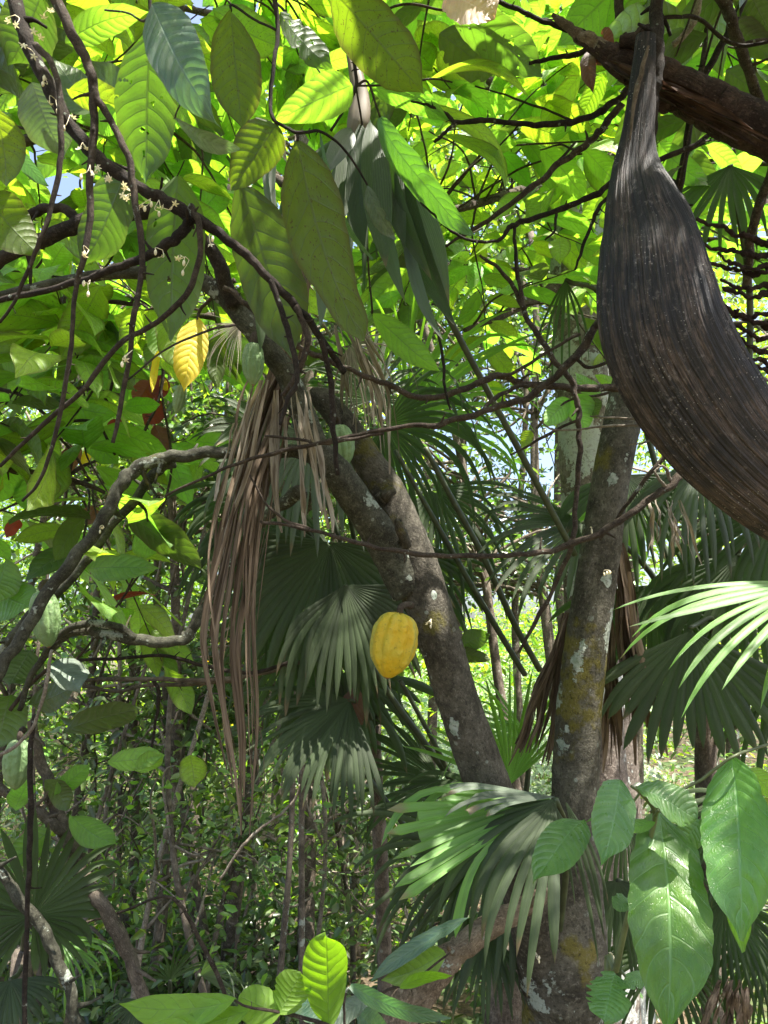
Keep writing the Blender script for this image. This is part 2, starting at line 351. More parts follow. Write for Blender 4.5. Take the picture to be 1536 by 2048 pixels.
p_ = P(1110, 1850, 2.1)
TREE0 = np.array([p_[0], p_[1], GZ])
M = dict(
    # leaves: top, under, transmitted
    eaten=leaf_mat('cacao_leaf_insect_eaten', (0.030, 0.054, 0.015), (0.045, 0.070, 0.016), (0.075, 0.150, 0.008), 9, .4, eaten=True),
    shade=leaf_mat('cacao_leaf_shaded', (0.028, 0.050, 0.014), (0.042, 0.064, 0.015), (0.050, 0.098, 0.006), 9, .4),  # shade on the near leaves put into a darker leaf colour
    olive=leaf_mat('cacao_leaf_spotted', (0.036, 0.058, 0.012), (0.052, 0.074, 0.013), (0.13, 0.20, 0.006), 9, .9, rough=.55, spec=.3),
    blue=leaf_mat('cacao_leaf_glossy_dark', (0.026, 0.060, 0.040), (0.05, 0.08, 0.04), (0.04, 0.10, 0.02), 13, .15, rough=.40, spec=.8),
    grey=leaf_mat('cacao_leaf_dusty', (0.10, 0.13, 0.10), (0.12, 0.15, 0.12), (0.03, 0.06, 0.012), 13, .4, rough=.6, spec=.35, veinlight=.25),
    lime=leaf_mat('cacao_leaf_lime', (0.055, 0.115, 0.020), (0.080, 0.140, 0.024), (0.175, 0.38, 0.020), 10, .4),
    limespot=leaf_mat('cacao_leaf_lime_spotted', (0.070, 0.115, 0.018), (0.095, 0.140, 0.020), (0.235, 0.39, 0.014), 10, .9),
    fresh=leaf_mat('cacao_leaf_fresh', (0.034, 0.098, 0.008), (0.050, 0.110, 0.010), (0.06, 0.17, 0.006), 9, 0.12, rough=.34, spec=.5, veinlight=.7, var=.15),
    thin=leaf_mat('cacao_leaf_thin_green', (0.045, 0.095, 0.010), (0.060, 0.110, 0.010), (0.17, 0.34, 0.006), 8, .1, rough=.5, spec=.35, veinlight=.2, var=.15, tr_dark=.45),
    freshpale=leaf_mat('cacao_leaf_pale_new', (0.042, 0.110, 0.020), (0.055, 0.115, 0.024), (0.07, 0.18, 0.010), 12, 0.12, rough=.34, spec=.6, veinlight=.6, var=.2),
    yellow=leaf_mat('cacao_leaf_yellow', (0.55, 0.42, 0.015), (0.58, 0.44, 0.02), (0.62, 0.46, 0.01), 11, .35, spotcol=(.12, .05, .01)),
    deadpink=leaf_mat('cacao_leaf_dead_pale', (0.42, 0.30, 0.22), (0.42, 0.30, 0.22), (0.30, 0.17, 0.09), 10, .3, spotcol=(.2, .1, .05)),
    deadbrown=leaf_mat('cacao_leaf_dead_brown', (0.075, 0.040, 0.022), (0.09, 0.05, 0.03), (0.10, 0.03, 0.01), 10, .3),
    deadred=leaf_mat('cacao_leaf_dead_red', (0.085, 0.022, 0.013), (0.10, 0.03, 0.018), (0.22, 0.03, 0.008), 10, .3),
    palm=palm_mat('fan_palm_blade', (0.026, 0.038, 0.016), (0.030, 0.042, 0.018), (0.034, 0.078, 0.008), rough=.46, spec=.32),  # blade colour darkened for the shade the fans hang in
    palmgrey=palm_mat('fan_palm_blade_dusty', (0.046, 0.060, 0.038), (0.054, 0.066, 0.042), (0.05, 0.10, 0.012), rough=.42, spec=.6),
    palmlit=palm_mat('fan_palm_blade_lit', (0.055, 0.125, 0.020), (0.06, 0.13, 0.02), (0.16, 0.34, 0.012), rough=.32, spec=.6),  # sunlit copy of the palm blade, the light put into its colour
    palmdead=palm_mat('fan_palm_blade_dead', (0.155, 0.115, 0.080), (0.155, 0.115, 0.080), (0.03, 0.018, 0.01), rough=.7, spec=.2, lines=8, dead=1.0, tip=(0.055, 0.038, 0.026)),
    fibre=palm_mat('dead_stalk_bark_strips', (0.060, 0.036, 0.026), (0.060, 0.036, 0.026), (0.01, 0.005, 0.003), rough=.75, spec=.2, lines=8, dead=1.0, tip=(0.022, 0.014, 0.011)),
    palmstraw=palm_mat('fan_palm_blade_straw', (0.26, 0.22, 0.17), (0.26, 0.22, 0.17), (0.05, 0.04, 0.02), rough=.55, spec=.4, lines=8, dead=1.0, tip=(0.11, 0.08, 0.05)),
    petiole=plain_mat('palm_petiole_green', (0.045, 0.060, 0.028), .5),
    trunk=bark_mat('cacao_bark', (0.048, 0.042, 0.031), (0.104, 0.093, 0.071), lichen=.40, moss=.3, patches=[(P(x, y, d) - TREE0, r) for x, y, d, r in [(905, 1462, 1.90, .020), (792, 1104, 1.86, .016), (848, 1172, 1.88, .010), (868, 1190, 1.9, .008), (690, 1020, 1.86, .012), (880, 1330, 1.88, .008)]]),
    trunklichen=bark_mat('cacao_bark_lichen', (0.054, 0.048, 0.035), (0.115, 0.105, 0.079), lichen=.52, moss=.5, scale=.85, patches=[(P(x, y, d) - TREE0, r) for x, y, d, r in [(1146, 1325, 2.07, .034), (1160, 1295, 2.07, .020), (1112, 1490, 2.08, .030), (1128, 1465, 2.07, .018), (1212, 1158, 2.1, .016), (1226, 960, 2.13, .018), (1250, 905, 2.15, .014), (1090, 1700, 2.05, .02)]], mcol=(.16, .135, .02)),
    limb=bark_mat('cacao_limb_bark', (0.040, 0.038, 0.027), (0.095, 0.095, 0.068), lichen=.55, moss=.2, scale=1.6),
    darkbranch=bark_mat('cacao_branch_bark_dark', (0.018, 0.013, 0.010), (0.050, 0.037, 0.028), lichen=.25, scale=2.2),
    twig=bark_mat('twig_bark', (0.045, 0.032, 0.024), (0.105, 0.080, 0.058), lichen=.3, scale=3.0),
    paletwig=bark_mat('pale_twig_bark', (0.20, 0.16, 0.12), (0.36, 0.31, 0.25), lichen=.4, scale=3.0),
    farbark=bark_mat('forest_bark', (0.085, 0.068, 0.050), (0.19, 0.155, 0.12), lichen=.45, scale=.8),
    greybark=bark_mat('pale_blotched_bark', (0.11, 0.085, 0.07), (0.21, 0.18, 0.15), lichen=.95, scale=.5, lcol=(.42, .44, .41)),
    stalk=bark_mat('dead_stalk_fibre', (0.032, 0.019, 0.014), (0.085, 0.050, 0.036), lichen=.0, scale=1.4, crack=.95, fibre=True, bumpd=.012),
    log=bark_mat('dead_log_wood', (0.12, 0.085, 0.055), (0.26, 0.20, 0.14), lichen=.3, scale=1.5, crack=.8, fibre=True),
    greenstem=plain_mat('green_stem', (0.10, 0.12, 0.045), .5),
    spathe=spathe_mat(),
    pod=pod_mat('ripe_pod_skin', (0.64, 0.42, 0.016), (0.58, 0.45, 0.04), (0.40, 0.41, 0.085)),
    greenpod=pod_mat('unripe_pod_skin', (0.17, 0.27, 0.11), (0.24, 0.33, 0.16), (0.11, 0.20, 0.075), dots=(.08, .13, .05)),
    flower=plain_mat('cacao_flower_petal', (0.72, 0.66, 0.48), .6, .15, trans=(.2, .18, .1)),
    # small leaves of the forest behind
    farleaf=small_leaf_mat('forest_leaf', (0.058, 0.092, 0.034), (0.095, 0.17, 0.020)),
    farlime=small_leaf_mat('forest_leaf_light', (0.060, 0.120, 0.022), (0.18, 0.31, 0.012)),
    fardark=small_leaf_mat('forest_leaf_dark', (0.040, 0.068, 0.026), (0.055, 0.11, 0.012), rough=.3),
    paleleaf=small_leaf_mat('clearing_leaf_sunlit', (0.22, 0.27, 0.19), (0.22, 0.28, 0.17)),  # glare and haze of the sunlit clearing put into the leaf colour
    ochreleaf=small_leaf_mat('forest_leaf_ochre', (0.20, 0.16, 0.02), (0.36, 0.28, 0.01)),
    redleaf=small_leaf_mat('forest_leaf_red', (0.22, 0.03, 0.02), (0.36, 0.05, 0.02)),
    ground=ground_mat(),
)


# ------------------------------------------------------------------ mesh builder
class MB:
    def __init__(s):
        s.v, s.q, s.l, s.n = [], [], [], 0

    def add(s, v, q, luv):
        v = np.asarray(v, np.float32).reshape(-1, 3)
        s.v.append(v)
        s.q.append(np.asarray(q, np.int32).reshape(-1, 4) + s.n)
        s.l.append(np.asarray(luv, np.float32).reshape(-1, 3))
        s.n += len(v)
        return s

    def grid(s, V, luv, closed=False):
        """V: (nv, nu, 3) grid -> quads; closed wraps the u direction."""
        nv, nu = V.shape[:2]
        i = np.arange(nv * nu).reshape(nv, nu)
        if closed:
            j = np.roll(i, -1, axis=1)
            q = np.stack([i[:-1], j[:-1], j[1:], i[1:]], -1)
        else:
            q = np.stack([i[:-1, :-1], i[:-1, 1:], i[1:, 1:], i[1:, :-1]], -1)
        return s.add(V, q, luv)

    def data(s, name, mat, origin, smooth=True):
        v = np.concatenate(s.v) - np.asarray(origin, np.float32)
        q = np.concatenate(s.q)
        me = bpy.data.meshes.new(name)
        me.vertices.add(len(v))
        me.vertices.foreach_set('co', v.ravel())
        me.loops.add(q.size)
        me.loops.foreach_set('vertex_index', q.ravel())
        me.polygons.add(len(q))
        me.polygons.foreach_set('loop_start', np.arange(0, q.size, 4, dtype=np.int32))
        me.polygons.foreach_set('loop_total', np.full(len(q), 4, np.int32))
        me.polygons.foreach_set('use_smooth', np.full(len(q), smooth))
        at = me.attributes.new('luv', 'FLOAT_VECTOR', 'POINT')
        at.data.foreach_set('vector', np.concatenate(s.l).ravel())
        me.materials.append(M[mat] if isinstance(mat, str) else mat)
        me.update(calc_edges=True)
        me.validate()
        return me

    def build(s, name, mat, parent=None, origin=None, smooth=True, label=None, kind=None):
        if parent is not None:
            origin = parent['_o'] if '_o' in parent else (0, 0, 0)
        elif origin is None:
            origin = (0, 0, 0)
        origin = list(origin)
        o = bpy.data.objects.new(name, s.data(name, mat, origin, smooth))
        COL.objects.link(o)
        if parent is not None:
            o.parent = parent
        else:
            o.location = origin
        o['_o'] = [float(c) for c in origin]
        if label:
            o['label'] = label
        if kind:
            o['kind'] = kind
        return o


def thing(name, label, cat, loc, group=None):
    o = bpy.data.objects.new(name, None)
    COL.objects.link(o)
    o.location = [float(c) for c in loc]
    o.empty_display_size = .1
    o['_o'] = [float(c) for c in loc]
    o['label'] = label
    o['category'] = cat
    if group:
        o['group'] = group
    return o


# ------------------------------------------------------------------ shapes
def spline(pts, n):
    """Catmull-Rom through rows of pts, n samples per span."""
    p = np.asarray(pts, float)
    if len(p) < 3:
        t = np.linspace(0, 1, n + 1)[:, None]
        return p[0] * (1 - t) + p[-1] * t
    q = np.vstack([2 * p[0] - p[1], p, 2 * p[-1] - p[-2]])
    out = []
    t = np.linspace(0, 1, n, endpoint=False)[:, None]
    for i in range(len(p) - 1):
        a, b, c, d = q[i:i + 4]
        out.append(.5 * (2 * b + (c - a) * t + (2 * a - 5 * b + 4 * c - d) * t ** 2 + (3 * b - a - 3 * c + d) * t ** 3))
    out.append(p[-1:])
    return np.vstack(out)


def tube_pts(mb, pts, rad, nu=10, rough=.08, seg=6, wob=0.0, flat=1.0, rnd=None):
    """Tapered tube along pts (world) with radii rad; surface roughened by summed sines."""
    pr = spline(np.column_stack([pts, rad]), seg)
    c, r = pr[:, :3].copy(), np.maximum(pr[:, 3], .0006)
    n = len(c)
    if wob:
        k = rng.normal(size=(n, 3))
        for _ in range(2):
            k[1:-1] = (k[:-2] + k[1:-1] * 2 + k[2:]) / 4
        k[0] = k[-1] = 0
        c += k * wob * r[:, None]
    t = np.gradient(c, axis=0)
    t /= np.linalg.norm(t, axis=1)[:, None] + 1e-12
    ref = np.array([0.3, 1, 0.2]) if abs(t[0] @ nrm([0.3, 1, 0.2])) < .9 else np.array([1.0, 0, 0])
    u = nrm(np.cross(t[0], ref))
    U = [u]
    for i in range(1, n):
        u = nrm(u - t[i] * (u @ t[i]))
        U.append(u)
    U = np.array(U)
    W = np.cross(t, U)
    ang = np.linspace(0, 2 * math.pi, nu, endpoint=False)
    ln = np.concatenate([[0], np.cumsum(np.linalg.norm(np.diff(c, axis=0), axis=1))])
    A, L = np.meshgrid(ang, ln)
    rr = r[:, None] * np.ones_like(A)
    if rough:
        def field(kn, ka):
            f = rng.normal(size=rr.shape)
            for _ in range(kn):
                f[1:-1] = (f[:-2] + 2 * f[1:-1] + f[2:]) / 4
            for _ in range(ka):
                f = (np.roll(f, 1, 1) + 2 * f + np.roll(f, -1, 1)) / 4
            return f / (f.std() + 1e-9)
        kn = max(1, nu // 6)
        rr = rr * (1 + rough * (.42 * field(kn * 3, kn * 2) + .26 * field(2, 1) + .22 * field(0, 0)))
    V = c[:, None] + rr[..., None] * (np.cos(A)[..., None] * U[:, None] + flat * np.sin(A)[..., None] * W[:, None])
    # close the ends with a collapsed ring
    V = np.concatenate([c[None, :1].repeat(nu, 1).reshape(1, nu, 3), V, c[None, -1:].repeat(nu, 1).reshape(1, nu, 3)])
    L2 = np.concatenate([L[:1], L, L[-1:]])
    A2 = np.concatenate([A[:1], A, A[-1:]]) / (2 * math.pi)
    rv = rng.uniform() if rnd is None else rnd
    mb.grid(V, np.stack([A2, L2, np.full_like(L2, rv)], -1), closed=True)
    return c


def tube_px(mb, rows, **k):
    """rows of (px, py, width px, depth)."""
    pts = np.array([P(x, y, d) for x, y, w, d in rows])
    rad = np.array([w * .5 * d / F for x, y, w, d in rows])
    return tube_pts(mb, pts, rad, **k)


LEAF_T = np.array([0, .025, .08, .18, .32, .48, .62, .74, .83, .90, .95, 1.0])
LEAF_W = {
    'tailed': np.array([.05, .26, .56, .88, 1.0, .96, .78, .58, .50, .44, .28, .01]),
    'cacao': np.array([.05, .21, .48, .81, .98, 1.0, .96, .83, .60, .31, .12, .006]),
    'round': np.array([.05, .22, .48, .74, .92, 1.0, 1.0, .95, .84, .66, .42, .02]),
    'ovate': np.array([.06, .38, .72, .95, 1.0, .92, .78, .62, .46, .30, .16, .01]),
    'lance': np.array([.08, .24, .50, .78, .95, 1.0, .93, .76, .55, .36, .20, .01]),
}


def leaf(mb, base, tip, width, n, curl=.08, fold=.10, nv=18, nu=8, shape='cacao', wave=.03, nveins=9, puff=.007, twist=0.0, holes=0, ragged=0.0, rnd=None, side=0.0):
    """One leaf blade: base->tip, n = side its upper face looks to."""
    base, tip = np.asarray(base, float), np.asarray(tip, float)
    ax = tip - base
    Ln = np.linalg.norm(ax)
    ax = ax / Ln
    n = nrm(n - ax * (n @ ax))
    sd = np.cross(ax, n)
    t = np.linspace(0, 1, nv + 1)
    s = np.linspace(-1, 1, nu + 1)
    T, S = np.meshgrid(t, s, indexing='ij')
    hw = np.interp(t ** math.exp(rng.normal() * (.13 if nv < 20 else .03)), LEAF_T, LEAF_W[shape]) * width * .5
    ph = rng.uniform(0, 6.28, 6)
    edge = 1 + wave * (.35 * np.sin(T * nveins * 6.28 + ph[0] + (S > 0) * 1.3) + .9 * np.sin(T * 11 + ph[1] + (S > 0) * 2) + .5 * np.sin(T * 23 + ph[4] + (S > 0) * 4))
    if ragged:
        cut = np.ones((nv + 1, 2))
        for _ in range(int(4 + 8 * ragged)):
            kc, kw = rng.uniform(.12, .9), rng.uniform(.015, .05)
            cut[:, rng.integers(0, 2)] -= ragged * rng.uniform(.3, 1) * np.exp(-((t - kc) / kw) ** 4)
        cut = np.clip(cut, .25, 1)
        edge = edge * np.where(S > 0, cut[:, :1], cut[:, 1:])
    asym = rng.normal() * .06
    X = S * hw[:, None] * edge * (1 + asym * np.sign(S))
    aS = np.abs(S)
    z = -curl * Ln * (4 * (T - .5) ** 2 - 1) * -1      # arched: middle lifted above the chord
    z = curl * Ln * (1 - 4 * (T - .5) ** 2)
    z = z + fold * np.abs(X) - .35 * fold * X ** 2 / (width * .5)
    z = z + puff * width * 8 * (.12 * np.cos((T - .17 * aS ** 1.5) * nveins * 6.28)) * aS * (1.1 - aS) * 2.2
    z = z + wave * width * .35 * aS ** 2 * np.sin(T * nveins * 2.2 + ph[2] + S)
    z = z + width * .09 * np.sin(T * 5 + ph[3]) * S + Ln * .02 * np.sin(T * 7 + ph[5]) * T
    tw = twist * (T - .3)
    X2 = X * np.cos(tw) - z * 0
    z = z + X * np.sin(tw)
    bend = side * Ln * (1 - 4 * (T - .5) ** 2)
    V = base + ax * (T * Ln)[..., None] + sd * (X2 + bend)[..., None] + n * z[..., None]
    i = np.arange((nv + 1) * (nu + 1)).reshape(nv + 1, nu + 1)
    q = np.stack([i[:-1, :-1], i[:-1, 1:], i[1:, 1:], i[1:, :-1]], -1).reshape(-1, 4)
    if False:
        keep = np.ones(len(q), bool)
        for _ in range(holes):
            r0, c0 = rng.integers(int(nv * .25), int(nv * .85)), rng.integers(1, nu - 1)
            keep[r0 * nu + c0] = False
            if rng.uniform() < .5:
                keep[min(nv - 1, r0 + 1) * nu + c0] = False
        q = q[keep]
    rv = rng.uniform() if rnd is None else rnd
    mb.add(V, q, np.stack([S, T, np.full_like(T, rv)], -1))


def view_n(base, tip, face, roll):
    """Upper-face direction of a blade: towards the camera (face 1) or away (-1), rolled about its own axis."""
    m = (np.asarray(base) + tip) / 2
    ax = nrm(np.asarray(tip) - base)
    v = CAM - m
    v = nrm(v - ax * (v @ ax))
    w = np.cross(ax, v)
    a = R(roll)
    return face * (v * math.cos(a) + w * math.sin(a))


def leaf_px(parent, bx, by, bd, tx, ty, td, w, mat, face=-1, roll=0, label=None, name='leaf', **k):
    b, t = P(bx, by, bd), P(tx, ty, td)
    mb = MB()
    k.setdefault('nv', 26)
    k.setdefault('nu', 12)
    leaf(mb, b, t, w * (bd + td) * .5 / F, view_n(b, t, face, roll), **k)
    return mb.build(name, mat, parent, label=label)


def frond(mb, hub, A, N, Rr, nseg=26, spread=200, fused=.45, droop=.25, nv=12, fold=.35, jit=.10, taper=.7, seedv=None, curl=0.0, tipd=.35):
    """Pleated fan blade: segments radiate from hub round the axis A in the plane with normal N; free tips droop."""
    A = nrm(A)
    N = nrm(N - A * (N @ A))
    S = np.cross(A, N)
    d = R(spread) / nseg
    st = np.linspace(.02, 1, nv + 1)
    for i in range(nseg):
        phi = (i + .5) * d - R(spread) / 2
        dr = A * math.cos(phi) + S * math.sin(phi)
        sd0 = -A * math.sin(phi) + S * math.cos(phi)
        L = Rr * (taper + (1 - taper) * math.cos(phi * .5) ** 2) * (1 + rng.normal() * jit)
        rv = rng.uniform()
        fu = fused * (1 + rng.normal() * .12)
        dp = droop * (1 + rng.normal() * .35)
        br = rng.uniform() < .2
        tk = rng.uniform(.5, .9)
        if rng.uniform() < .08:
            L *= rng.uniform(.55, .8)
        c = np.array(hub, float)
        dirv = dr.copy()
        rows, lu = [], []
        prev = 0.0
        side = rng.normal() * .16
        for t in st:
            dt = (t - prev) * L
            g = (droop if t < fu else dp) * 3.2 * max(0, t - fu * .55) ** 1.3 * (1 / nv) * 6
            if br and t > tk:
                g += .35
            dirv = nrm(dirv + DOWN * g + N * curl * (1 / nv) + sd0 * (side if t > fu else 0) / nv)
            c = c + dirv * dt
            prev = t
            # keep the blade's side vector perpendicular to the local direction
            sv = nrm(sd0 - dirv * (sd0 @ dirv))
            nn = np.cross(dirv, sv)
            if nn @ N < 0:
                nn = -nn
            hw = min(t, fu * 1.04) * Rr * math.tan(d / 2) * (1.03 if t < fu else 1.0)
            if t > fu:
                u = (t - fu) / (1 - fu)
                hw *= (1 + .12 * u) * (1 - u ** 2.2) ** .8 + .004
            rows.append([c - sv * hw, c + nn * hw * fold * 2, c + sv * hw])
            lu.append([[-1, t, rv], [0, t, rv], [1, t, rv]])
        mb.grid(np.array(rows), np.array(lu))


def strips(mb, rows, n, width, jit=.35, nv=16, wavy=1.0, fray=.5):
    """Hanging torn strips of a dead frond that follow the px path rows (x, y, spread px, depth) at different offsets."""
    base = spline(np.array(rows, float), 8)
    m = len(base)
    for i in range(n):
        o = rng.uniform(-.5, .5)
        dz = rng.normal() * .03
        a = 0 if rng.uniform() < .6 else int(rng.uniform(0, .35) * m)
        b = int(m * rng.uniform(1 - fray, 1.0))
        if b - a < 6:
            continue
        ph = rng.uniform(0, 6.28, 4)
        k = np.arange(a, b)
        tt = (k - a) / (b - 1 - a)
        wv = wavy * rng.uniform(.5, 1.5)
        x = base[k, 0] + o * base[k, 2] + wv * (3 * np.sin(tt * 5 + ph[0]) + 1.5 * np.sin(tt * 13 + ph[1]))
        y = base[k, 1]
        dd = base[k, 3] + dz + .012 * np.sin(tt * 7 + ph[2])
        c = np.array([P(*q) for q in zip(x, y, dd)])
        w = width * rng.uniform(.4, 1.3) * (np.sin(np.pi * np.clip(tt * .93 + .05, 0, 1)) ** .5 + .03)
        an = ph[3] + tt * rng.normal() * 2.5
        sv = RGT[None] * np.cos(an)[:, None] + FWD[None] * np.sin(an)[:, None] * .8
        nn = np.cross(DOWN, sv)
        V = np.stack([c - sv * w[:, None], c + nn * w[:, None] * .5, c + sv * w[:, None]], 1)
        rv = rng.uniform()
        lu = np.stack([np.tile([-1.0, 0, 1], (len(k), 1)), np.tile(tt[:, None], (1, 3)), np.full((len(k), 3), rv)], -1)
        mb.grid(V, lu)


def crown_leaves(mb, cen, nrmv, size, asp=.45, fold=.25):
    """Many small folded leaves at once: cen (n,3); size (n,)."""
    n = len(cen)
    ax = rng.normal(size=(n, 3))
    ax[:, 2] = ax[:, 2] * .6 - .35
    ax /= np.linalg.norm(ax, axis=1)[:, None]
    nn = rng.normal(size=(n, 3)) * .6 + np.asarray(nrmv)
    nn -= ax * np.sum(nn * ax, 1)[:, None]
    nn /= np.linalg.norm(nn, axis=1)[:, None] + 1e-9
    sd = np.cross(ax, nn)
    L = size[:, None]
    w = L * asp * .5
    b = cen
    tp = cen + ax * L - nn * L * .12
    l1, l2 = cen + ax * L * .28 - sd * w + nn * w * fold, cen + ax * L * .66 - sd * w * .85 + nn * w * fold
    r1, r2 = cen + ax * L * .28 + sd * w + nn * w * fold, cen + ax * L * .66 + sd * w * .85 + nn * w * fold
    V = np.stack([b, l1, l2, tp, r2, r1], 1).reshape(-1, 3)
    o = np.arange(n)[:, None] * 6
    q = np.concatenate([o + [0, 1, 2, 3], o + [0, 3, 4, 5]], 1).reshape(-1, 4)
    rv = rng.uniform(size=n)
    lu = np.zeros((n, 6, 3), np.float32)
    lu[:, :, 2] = rv[:, None]
    lu[:, :, 1] = [0, .3, .7, 1, .7, .3]
    lu[:, :, 0] = [0, -1, -1, 0, 1, 1]
    mb.add(V, q, lu)


def clumped(n, cen, rad, nclump, spread=.28):
    """n points in nclump clumps inside an ellipsoid."""
    c = rng.normal(size=(nclump, 3))
    c /= np.linalg.norm(c, axis=1)[:, None]
    c *= (rng.uniform(.15, 1, nclump) ** .5)[:, None]
    k = rng.integers(0, nclump, n)
    p = c[k] + rng.normal(size=(n, 3)) * spread
    return np.asarray(cen) + p * np.asarray(rad)


def flower_cluster(parent, x, y, d, n=4, hang=.018, name='flower_cluster'):
    """Cauliflorous cacao flowers and buds on thin stalks."""
    mb = MB()
    o = P(x, y, d)
    for _ in range(max(2, int(n * .7))):
        e = o + np.array([rng.normal() * .007, -abs(rng.normal()) * .008, -rng.uniform(.15, 1) * hang])
        tube_pts(mb, np.array([o, (o + e) / 2 + rng.normal(size=3) * .004, e]), np.array([.0005, .0004, .0004]), nu=4, rough=0, seg=3)
        if rng.uniform() < .45:      # bud
            tube_pts(mb, np.array([e + [0, 0, .001], e + [0, 0, -.003], e + [0, 0, -.007], e + [0, 0, -.009]]), np.array([.0008, .0026, .0021, .0005]), nu=6, rough=0, seg=2)
        else:                        # five narrow pointed petals
            nn = nrm(rng.normal(size=3) + DOWN + (CAM - o) * .5)
            u = nrm(np.cross(nn, [0.3, .2, 1]))
            w = np.cross(nn, u)
            for k in range(5):
                a = k * 1.2566
                dr = u * math.cos(a) + w * math.sin(a)
                leaf(mb, e, e + dr * .0062 - nn * .002, .0028, nn, curl=.1, nv=3, nu=2, shape='lance', puff=0, wave=0)
    mb.build(name, 'flower', parent)


def pod(name, label, top, bot, wpx, mat, group=None, stalk=None):
    """Furrowed cacao pod hung from top to bottom given as (px, py, depth)."""
    a, b = P(*top), P(*bot)
    d = (top[2] + bot[2]) / 2
    rad = wpx * .5 * d / F
    ax = nrm(b - a)
    Ln = np.linalg.norm(b - a)
    u = nrm(np.cross(ax, [0.2, 1, .1]))
    w = np.cross(ax, u)
    nv, nu = 48, 90
    t = np.linspace(0, 1, nv + 1)
    th = np.linspace(0, 2 * math.pi, nu, endpoint=False)
    prof = np.interp(t, [0, .012, .05, .12, .26, .44, .6, .75, .86, .94, .98, 1], [0, .26, .52, .76, .95, 1, .96, .80, .57, .33, .17, .02])
    prof = np.convolve(np.pad(prof, 1, mode='edge'), [.25, .5, .25], 'valid')
    prof[0] = prof[-1] = 0
    T, TH = np.meshgrid(t, th, indexing='ij')
    def furrow(c0, n, wd):
        x = (TH - R(c0) + math.pi / n) % (2 * math.pi / n) - math.pi / n
        return np.exp(-(np.abs(x) / wd) ** 1.5)
    deep, shal = furrow(113, 5, .13), furrow(77, 5, .10)
    lob = 1 - np.clip(deep + .5 * shal, 0, 1)
    fd = np.sin(np.pi * np.clip(T * .9 + .08, 0, 1)) ** .4
    ridge = 1 + .03 * np.cos(10 * (TH - R(113)) + math.pi) - (.13 * deep + .07 * shal) * (.55 + .6 * (1 - T)) * fd
    ridge = ridge + .012 * rng.normal(size=ridge.shape) * .25
    ridge = ridge * (1 + .012 * np.sin(T * 17 + TH * 3) + .01 * np.sin(T * 31 - TH * 5))
    rr = prof[:, None] * rad * ridge
    # shoulders of the lobes rise round the stalk pit
    zz = T * Ln + (.06 * Ln * (1 - lob) + .015 * Ln) * np.exp(-(T / .05) ** 2)
    V = a + ax * zz[..., None] + rr[..., None] * (np.cos(TH)[..., None] * u + np.sin(TH)[..., None] * w)
    root = thing(name, label, 'cacao pod', a, group)
    mb = MB()
    mb.grid(V, np.stack([TH, T, np.clip(.55 + .35 * np.sin(TH * 2 + 2.2) + .5 * (1 - T) * np.sin(TH * 5) - .8 * (1 - lob), 0, 1)], -1), closed=True)
    mb.build('pod_shell', mat, root)
    if stalk is not None:
        s = MB()
        e = P(*stalk)
        tube_pts(s, np.array([a + ax * Ln * .03, a - ax * .008, (a + e) / 2 - ax * .010, e]), np.array([.008, .0085, .008, .011]), nu=8, seg=4)
        s.build('stalk', 'twig', root)
    return root

# ================================================================== SETTING
g = MB()
gx = np.concatenate([-np.geomspace(400, 2, 30), np.linspace(-1.8, 1.8, 13), np.geomspace(2, 400, 30)])
X, Y = np.meshgrid(gx, gx + 3)
Z = .05 * np.sin(X * .7 + 1) * np.cos(Y * .6) + .03 * np.sin(X * 2.3) * np.sin(Y * 1.9)
g.grid(np.stack([X, Y, Z + GZ], -1), np.stack([X, Y, 0 * X], -1))
go = g.build('ground', 'ground')
go['kind'] = 'structure'

# ================================================================== THE TWIN-TRUNKED CACAO TREE
tree = thing('cacao_tree', 'twin-trunked cacao tree with lichen-blotched bark that carries the ripe yellow pod', 'tree', [P(1110, 1850, 2.1)[0], P(1110, 1850, 2.1)[1], GZ])
b0 = P(1125, 2048, 2.1)
mb = MB()
base_pts = np.array([[b0[0] + .02, b0[1] + .02, GZ - .1], [b0[0] + .01, b0[1], .1], b0, P(1128, 1960, 2.1), P(1130, 1860, 2.1), P(1140, 1760, 2.11), P(1150, 1640, 2.12), P(1152, 1530, 2.13),
                     P(1158, 1420, 2.13), P(1176, 1270, 2.14), P(1198, 1120, 2.15), P(1218, 980, 2.17), P(1245, 840, 2.2), P(1270, 700, 2.25), P(1290, 600, 2.3)])
base_w = np.array([215, 180, 158, 172, 158, 122, 98, 92, 90, 84, 80, 75, 75, 62, 48]) * .5 * 2.13 / F
tube_pts(mb, base_pts, base_w, nu=40, rough=.035, seg=14)
mb.build('trunk', 'trunklichen', tree, label='upright stem with grey-green lichen plates and mustard moss')
mb = MB()
tube_px(mb, [(1100, 1960, 114.4, 2.09), (1072, 1840, 107.4, 2.06), (1035, 1720, 98.6, 2.02), (998, 1630, 93.3, 1.98), (964, 1540, 89.8, 1.96), (916, 1400, 84.5, 1.95), (876, 1270, 86.2, 1.95), (842, 1170, 93.3, 1.96),
             (812, 1080, 88.0, 1.97), (775, 985, 72.2, 1.99), (732, 915, 61.6, 2.01), (688, 848, 54.6, 2.03), (652, 806, 49.3, 2.05), (632, 790, 38.7, 2.06), (624, 784, 14.1, 2.07)], nu=40, rough=.04, seg=14)
mb.build('trunk', 'trunk', tree, label='leaning stem that ends in a broken stub')
mb = MB()
